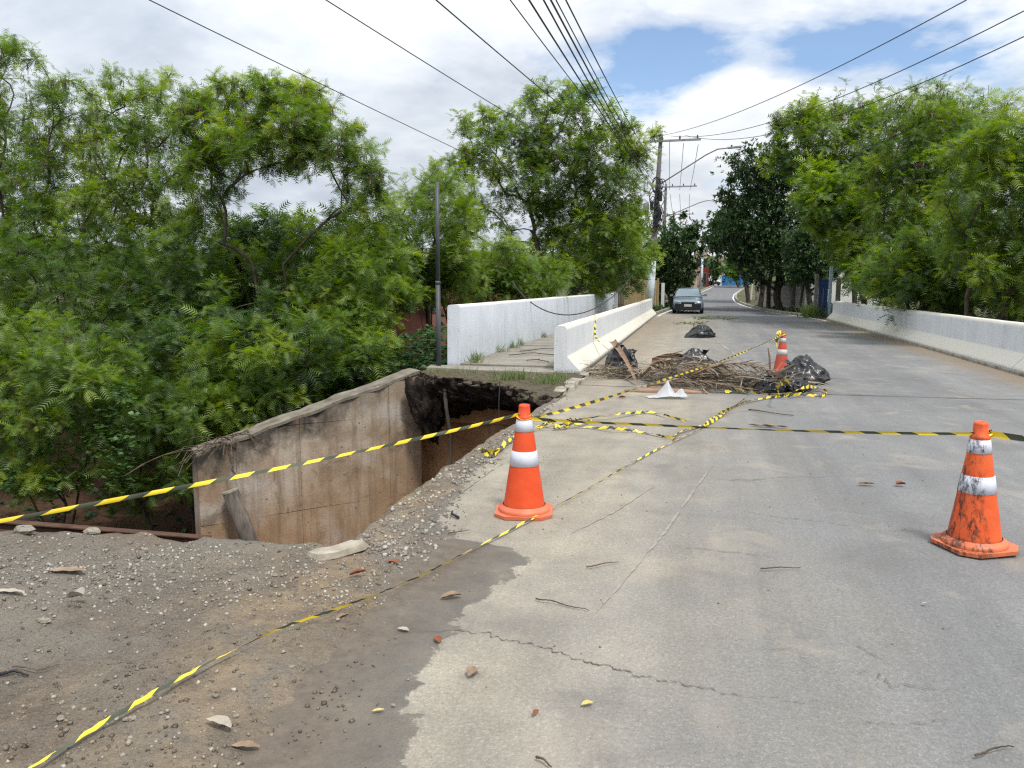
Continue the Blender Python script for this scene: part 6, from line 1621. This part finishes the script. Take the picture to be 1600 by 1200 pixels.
# ================================================================== overhead wires
def wire(label, pts, r=0.012, sag=0.0, n=28):
    P = []
    a, b = Vector(pts[0]), Vector(pts[-1])
    for i in range(n + 1):
        f = i / n
        if len(pts) == 3:
            m = Vector(pts[1]); q = a * (2 * (f - .5) * (f - 1)) + m * (-4 * f * (f - 1)) + b * (2 * f * (f - .5))
        else: q = a.lerp(b, f)
        P.append(q - Vector((0, 0, sag * 4 * f * (1 - f))))
    o = MB().tube(P, r, 5).build('overhead_wire', M['cable']); tag(o, label, 'wire', 'overhead wires')
    return o
def thru(start, px, py, Y, ext=1.5):
    e = at(px, py, Y); s = Vector(start); return s, s + (e - s) * ext
tp = Vector((X1 + 0.42, Y1 - .15, 9.6))
for i, (dx, mid, end, lab) in enumerate([(0.3, (1290, 150), (1510, 0), 'uppermost wire crossing the sky towards the upper right'), (1.23, (1340, 150), (1600, 17), 'middle wire of the three crossing to the right edge'), (2.0, (1340, 180), (1600, 57), 'lowest wire of the three crossing to the right edge')]):
    s = tp + Vector((-0.42 + dx - .3, 0, 0)); e = at(end[0], end[1], 17.0); m = at(mid[0], mid[1], 29.0)
    k = 1.25
    f = 0.5
    wire(lab, [s, e], 0.012, (0.45, 0.75, 0.85)[i])
left = [((270, 0), 5.0, 4.3, 'lowest left wire running down behind the open-branched tree', .0085), ((540, 0), 6.3, 6.5, 'left wire crossing the clouds into the gap left of the steel post', .0085), ((705, 0), 7.6, 7.6, 'left wire meeting the top of the tall parapet tree', .010),
        ((813, 0), 8.6, 7.4, 'thin wire left of the wire bundle above the parapet tree', .0085), ((840, 0), 8.9, 7.0, 'first wire of the bundle above the parapet tree', .013), ((861, 0), 9.0, 6.8, 'thick second wire of the bundle above the parapet tree', .012),
        ((872, 0), 9.1, 7.2, 'thick third wire of the bundle above the parapet tree', .013), ((880, 0), 9.3, 7.6, 'fourth wire of the bundle above the parapet tree', .0085), ((895, 0), 9.5, 8.2, 'rightmost wire of the bundle above the parapet tree', .010)]
for (px, py), Yt, za, lab, r in left:
    s = Vector((X1 + .1, Y1, za)); e = at(px, py, 10.0); a, b = thru(s, px, py, 10.0, 1.25)
    wire(lab, [a, b], r, 0.25)
wire('cable hanging in a deep loop from the first pole to the parapet', [Vector((X1, Y1, 4.9)), at(960, 412, 34), at(865, 370, 26)], .022, 0.0)
wire('slack cable drooping over the parapet wall', [Vector((X1, Y1, 4.2)), at(940, 476, 24), at(800, 440, 20)], .016, 0.0)
wire('pale cable loop in front of the dark tree by the pole', [Vector((X1, Y1, 6.2)), at(975, 324, 38), at(935, 305, 33)], .014, 0.0)
for k, (pxa, pxb) in enumerate([((1046, 222), (1046, 297)), ((1068, 224), (1062, 297)), ((1091, 226), (1078, 297))]):
    wire(['left', 'middle', 'right'][k] + ' wire span between the first and second pole tops', [at(*pxa, 43.9), at(*pxb, 68.9)], .016, .1)
for k, (pxa, pxb) in enumerate([((1047, 303), (1056, 336)), ((1062, 303), (1066, 336)), ((1077, 303), (1078, 338))]):
    wire(['left', 'middle', 'right'][k] + ' wire span between the second and third pole tops', [at(*pxa, 69), at(*pxb, 96)], .018, .8)

# ================================================================== buildings and fences
M['pink_wall'] = simple('pink_render', (0.21, 0.085, 0.065), (0.34, 0.16, 0.125), 1.6, 0.9, 0.2, 0.4, 14)
M['red_wall'] = simple('dark_red_render', (0.085, 0.032, 0.026), (0.16, 0.065, 0.05), 1.6, 0.9, 0.2, 0.4, 14)
M['roof_tile'] = simple('weathered_roof_tile', (0.09, 0.06, 0.045), (0.22, 0.15, 0.11), 3, 0.9, 0.2, 0.5, 10)
M['beige_wall'] = simple('beige_render', (0.34, 0.28, 0.20), (0.48, 0.41, 0.31), 1.2, 0.9, 0.2, 0.3, 10)
M['white_wall'] = simple('white_render', (0.52, 0.52, 0.50), (0.68, 0.68, 0.66), 0.6, 0.9, 0.2, 0.2, 8)
M['blue_wall'] = simple('blue_paint', (0.030, 0.135, 0.33), (0.05, 0.19, 0.42), 1.5, 0.8, 0.2, 0.2, 10)
M['gate_blue'] = simple('blue_gate_paint', (0.018, 0.045, 0.13), (0.035, 0.075, 0.19), 3, 0.6, 0.3, 0.2, 12)
M['pale_blue'] = simple('pale_blue_post', (0.30, 0.40, 0.50), (0.42, 0.52, 0.60), 3, 0.7, 0.3, 0.2, 12)
M['window_dark'] = simple('dark_window', (0.010, 0.012, 0.014), (0.03, 0.033, 0.036), 2, 0.2, 0.5, 0)
M['board'] = simple('yellowed_board', (0.28, 0.20, 0.09), (0.46, 0.35, 0.18), 3, 0.85, 0.2, 0.4, 14, stretch=(3, 3, .5))
M['brown_board'] = simple('grey_brown_board', (0.10, 0.075, 0.05), (0.24, 0.19, 0.14), 3, 0.85, 0.2, 0.4, 14, stretch=(3, 3, .5))
M['block'] = simple('grey_block_wall', (0.22, 0.20, 0.18), (0.46, 0.44, 0.42), 2.2, 0.9, 0.2, 0.5, 12)
def house(label, px0, px1, pyt, Y, depth, wall, roof=None, wins=(), name='house', zb=None, rise=0.5):
    a = at(px0, pyt, Y); b = at(px1, pyt, Y); w = b.x - a.x; cx_ = (a.x + b.x) / 2
    z0 = zb if zb is not None else hz(cx_, Y) - 0.3
    t = thing(name, label, 'house' if name == 'house' else 'building', (cx_, Y, z0)); h = a.z - z0
    MB().box(-w / 2, w / 2, 0, depth, 0, h).build('wall', wall, t)
    if roof:
        r = MB(); e = .35; m = 14
        r.add([(-w / 2 - e, -e, h - .05), (w / 2 + e, -e, h - .05), (w / 2 + e, depth / 2, h + rise), (-w / 2 - e, depth / 2, h + rise), (-w / 2 - e, depth + e, h - .05), (w / 2 + e, depth + e, h - .05),
               (-w / 2 - e, -e, h + .03), (w / 2 + e, -e, h + .03), (w / 2 + e, depth / 2, h + rise + .08), (-w / 2 - e, depth / 2, h + rise + .08), (-w / 2 - e, depth + e, h + .03), (w / 2 + e, depth + e, h + .03)],
              [(0, 3, 2, 1), (3, 4, 5, 2), (6, 7, 8, 9), (9, 8, 11, 10), (0, 1, 7, 6), (4, 10, 11, 5), (0, 6, 9, 3), (3, 9, 10, 4), (1, 2, 8, 7), (2, 5, 11, 8)])
        ro = r.build('roof', roof, t)
        nrow = max(4, int((w + 2 * e) / .34))
        tl = MB()
        for i in range(nrow):
            xx = -w / 2 - e + (i + .5) * (w + 2 * e) / nrow
            tl.tube([(xx, -e - .03, h + .05), (xx, depth / 2, h + rise + .10)], .085, 6)
        tl.build('tile_ridges', roof, ro)['kind'] = 'stuff'
    for (u, v, ww, wh) in wins:
        x0 = -w / 2 + u * w; z1 = v * h
        f = MB().box(x0, x0 + ww, -.03, .02, z1, z1 + wh).build('window', M['brown_board'], t)
        MB().box(x0 + .07, x0 + ww - .07, -.045, -.032, z1 + .07, z1 + wh - .07).build('pane', M['window_dark'], f)
    return t
house('pink rendered house with old tiled roof behind the parapet shrubs', 600, 765, 424, 30.0, 7, M['pink_wall'], M['roof_tile'], [(.30, .5, 1.0, 1.1)])
house('dark red-brown house wall half hidden behind the left shrubs', 270, 560, 470, 21.5, 6, M['red_wall'], M['roof_tile'], [(.62, .45, .9, .8)])
house('pale house behind the right street trees', 1285, 1380, 378, 62, 8, M['white_wall'], M['roof_tile'], [(.2, .55, 1.2, 1.1), (.6, .55, 1.2, 1.1)])
house('beige house with brown awning front on the left of the far road', 1060, 1088, 425, 88, 8, M['beige_wall'], M['roof_tile'], [(.3, .4, .8, 1.2)])
house('two-storey ochre house above the far left kerb', 1084, 1106, 392, 112, 9, M['beige_wall'], None, [(.2, .6, .8, 1.0), (.6, .6, .8, 1.0)])
house('red-fronted house beside the far utility pole', 1094, 1108, 418, 107, 4, simple('dark_red_paint', (0.12, 0.022, 0.02), (0.2, 0.04, 0.035), 2, 0.8, 0.2, 0.2, 8), None, [(.35, .2, .5, 1.6)])
house('small white house far behind the white cars', 1118, 1138, 408, 150, 8, M['white_wall'], M['roof_tile'], [(.3, .55, 1.0, 1.1)])
tw = house('white tower block topped with antennas above the right trees', 1541, 1583, 170, 150, 8, M['white_wall'], None, [(.1 + .3 * i, .12 + .085 * j, 1.0, 1.3) for i in range(3) for j in range(10)], 'tower_block')
hh = at(1560, 170, 150).z - tw.location.z
for xx, L in ((-1.0, 4.6), (1.6, 2.4), (-2.2, 1.9)): MB().tube([(xx, 3, hh), (xx, 3, hh + L)], .06, 6).build('antenna', M['galv'], tw)
MB().box(-1.6, 1.6, 2, 5, hh, hh + .5).build('roof_housing', M['white_wall'], tw)
# blue wall across the end of the road
a, b = at(1127, 446, 116), at(1172, 446, 116)
t = thing('boundary_wall', 'low blue wall closing the view at the end of the road', 'wall', (a.x, 116, float(road_z(116)) - .1))
n = 4
for i in range(n): MB().box((b.x - a.x) * i / n + .02, (b.x - a.x) * (i + 1) / n - .02, 0, .2, 0, 1.5).build('wall_panel', M['blue_wall'], t)
MB().box(-.05, b.x - a.x + .05, -.04, .24, 1.5, 1.58).build('coping', M['blue_wall'], t)
# board fences left of the first pole
def fence(label, px0, px1, Y, hgt, mat, n, seed):
    a, b = at(px0, 446, Y), at(px1, 446, Y); rs = random.Random(seed)
    t = thing('board_fence', label, 'fence', (a.x, Y, 0)); w = b.x - a.x
    for i in range(n):
        x0 = w * i / n; h = hgt + rs.uniform(-.12, .1)
        MB().prism([(x0 + .01, rs.uniform(-.02, .02)), (x0 + w / n - .012, rs.uniform(-.02, .02)), (x0 + w / n - .012, .05), (x0 + .01, .05)], -0.4, h).build('board', mat, t)
    for z in (.4, hgt - .4): MB().box(0, w, .055, .11, z, z + .08).build('rail', M['brown_board'], t)
    return t
fence('yellow board fence beside the first utility pole', 976, 1030, 47.5, 1.95, M['board'], 16, 1)
fence('grey-brown board fence behind the far end of the parapet', 925, 976, 44.5, 2.3, M['brown_board'], 14, 2)
t = thing('fence_post', 'pale fence post at the end of the yellow fence', 'post', (at(1036, 446, 49).x, 49, 0)); MB().box(-.1, .1, -.1, .1, -.3, 1.7, .02).build('shaft', M['white_wall'], t)
# block wall and gate on the right
a, b = at(1186, 446, 60), at(1262, 446, 47)
t = thing('block_wall', 'stained grey block wall behind the trunks on the right verge', 'wall', (b.x, 47, 0.02)); d = Vector((a.x - b.x, 13.0, 0)); L = d.length; t.rotation_euler = (0, 0, math.atan2(d.y, d.x))
t.location.z = -0.2
me = bpy.data.meshes.new('block'); bb = MB().box(0, .585, -.09, .09, 0, .285, .012); me.from_pydata(bb.v, [], bb.f); me.materials.append(M['block'])
for j in range(7):
    x = -.3 if j % 2 else 0.0
    while x < L - .1:
        if x >= 0:
            o = bpy.data.objects.new('block', me); COL.objects.link(o); o.parent = t; o.location = (x, R.uniform(-.006, .006), j * .295)
        x += .60
MB().box(0, L, -.07, .07, -.2, 2.06).build('mortar_core', M['kerb'], t)
MB().box(-.32, -.02, -.15, .15, -.2, 2.5, .02).build('end_pillar', M['white_wall'], t)
g0, g1 = at(1277, 446, 39.6), at(1301, 446, 39.0)
t = thing('sheet_gate', 'dark blue sheet-metal gate between a concrete and a pale blue post', 'gate', (g0.x, 39.6, 0.0)); w = g1.x - g0.x
MB().box(-.12, .05, -.09, .09, -.3, 2.1, .02).build('concrete_post', M['pole_conc'], t)
MB().box(w - .08, w + .06, -.08, .08, -.3, 2.45, .02).build('steel_post', M['pale_blue'], t)
for i in range(2):
    x0 = .07 + i * (w - .17) / 2; x1 = x0 + (w - .19) / 2
    lf = MB().box(x0, x1, -.012, .012, .12, 1.85).build('gate_leaf', M['gate_blue'], t)
    for z in (.12, .95, 1.78): MB().box(x0, x1, -.045, -.014, z, z + .07).build('frame_bar', M['gate_blue'], lf)
    for xx in (x0, x1 - .05): MB().box(xx, xx + .05, -.043, -.014, .195, 1.775).build('frame_bar', M['gate_blue'], lf)
MB().box(w + .25, w + .45, -.1, .1, -.3, 1.9, .02).build('outer_post', M['pole_conc'], t)
# sign board on legs near the bend
p = at(1168, 446, 70); t = thing('leaning_board', 'pale leaning post and brown boards at the bend of the kerb', 'board', (p.x + .3, 70, hz(p.x + .3, 70)))
MB().add([(-.06, 0, -.2), (.06, 0, -.2), (.26, 0, 2.6), (.14, 0, 2.6), (-.06, .1, -.2), (.06, .1, -.2), (.26, .1, 2.6), (.14, .1, 2.6)], [(0, 1, 2, 3), (7, 6, 5, 4), (0, 4, 5, 1), (1, 5, 6, 2), (2, 6, 7, 3), (3, 7, 4, 0)]).build('leaning_post', M['white_wall'], t)
for i in range(4): MB().box(.35 + .26 * i, .59 + .26 * i, .05, .1, -.2, 2.2 + .1 * (i % 2)).build('board', M['brown_board'], t)
print('foliage tris', TRI[0])
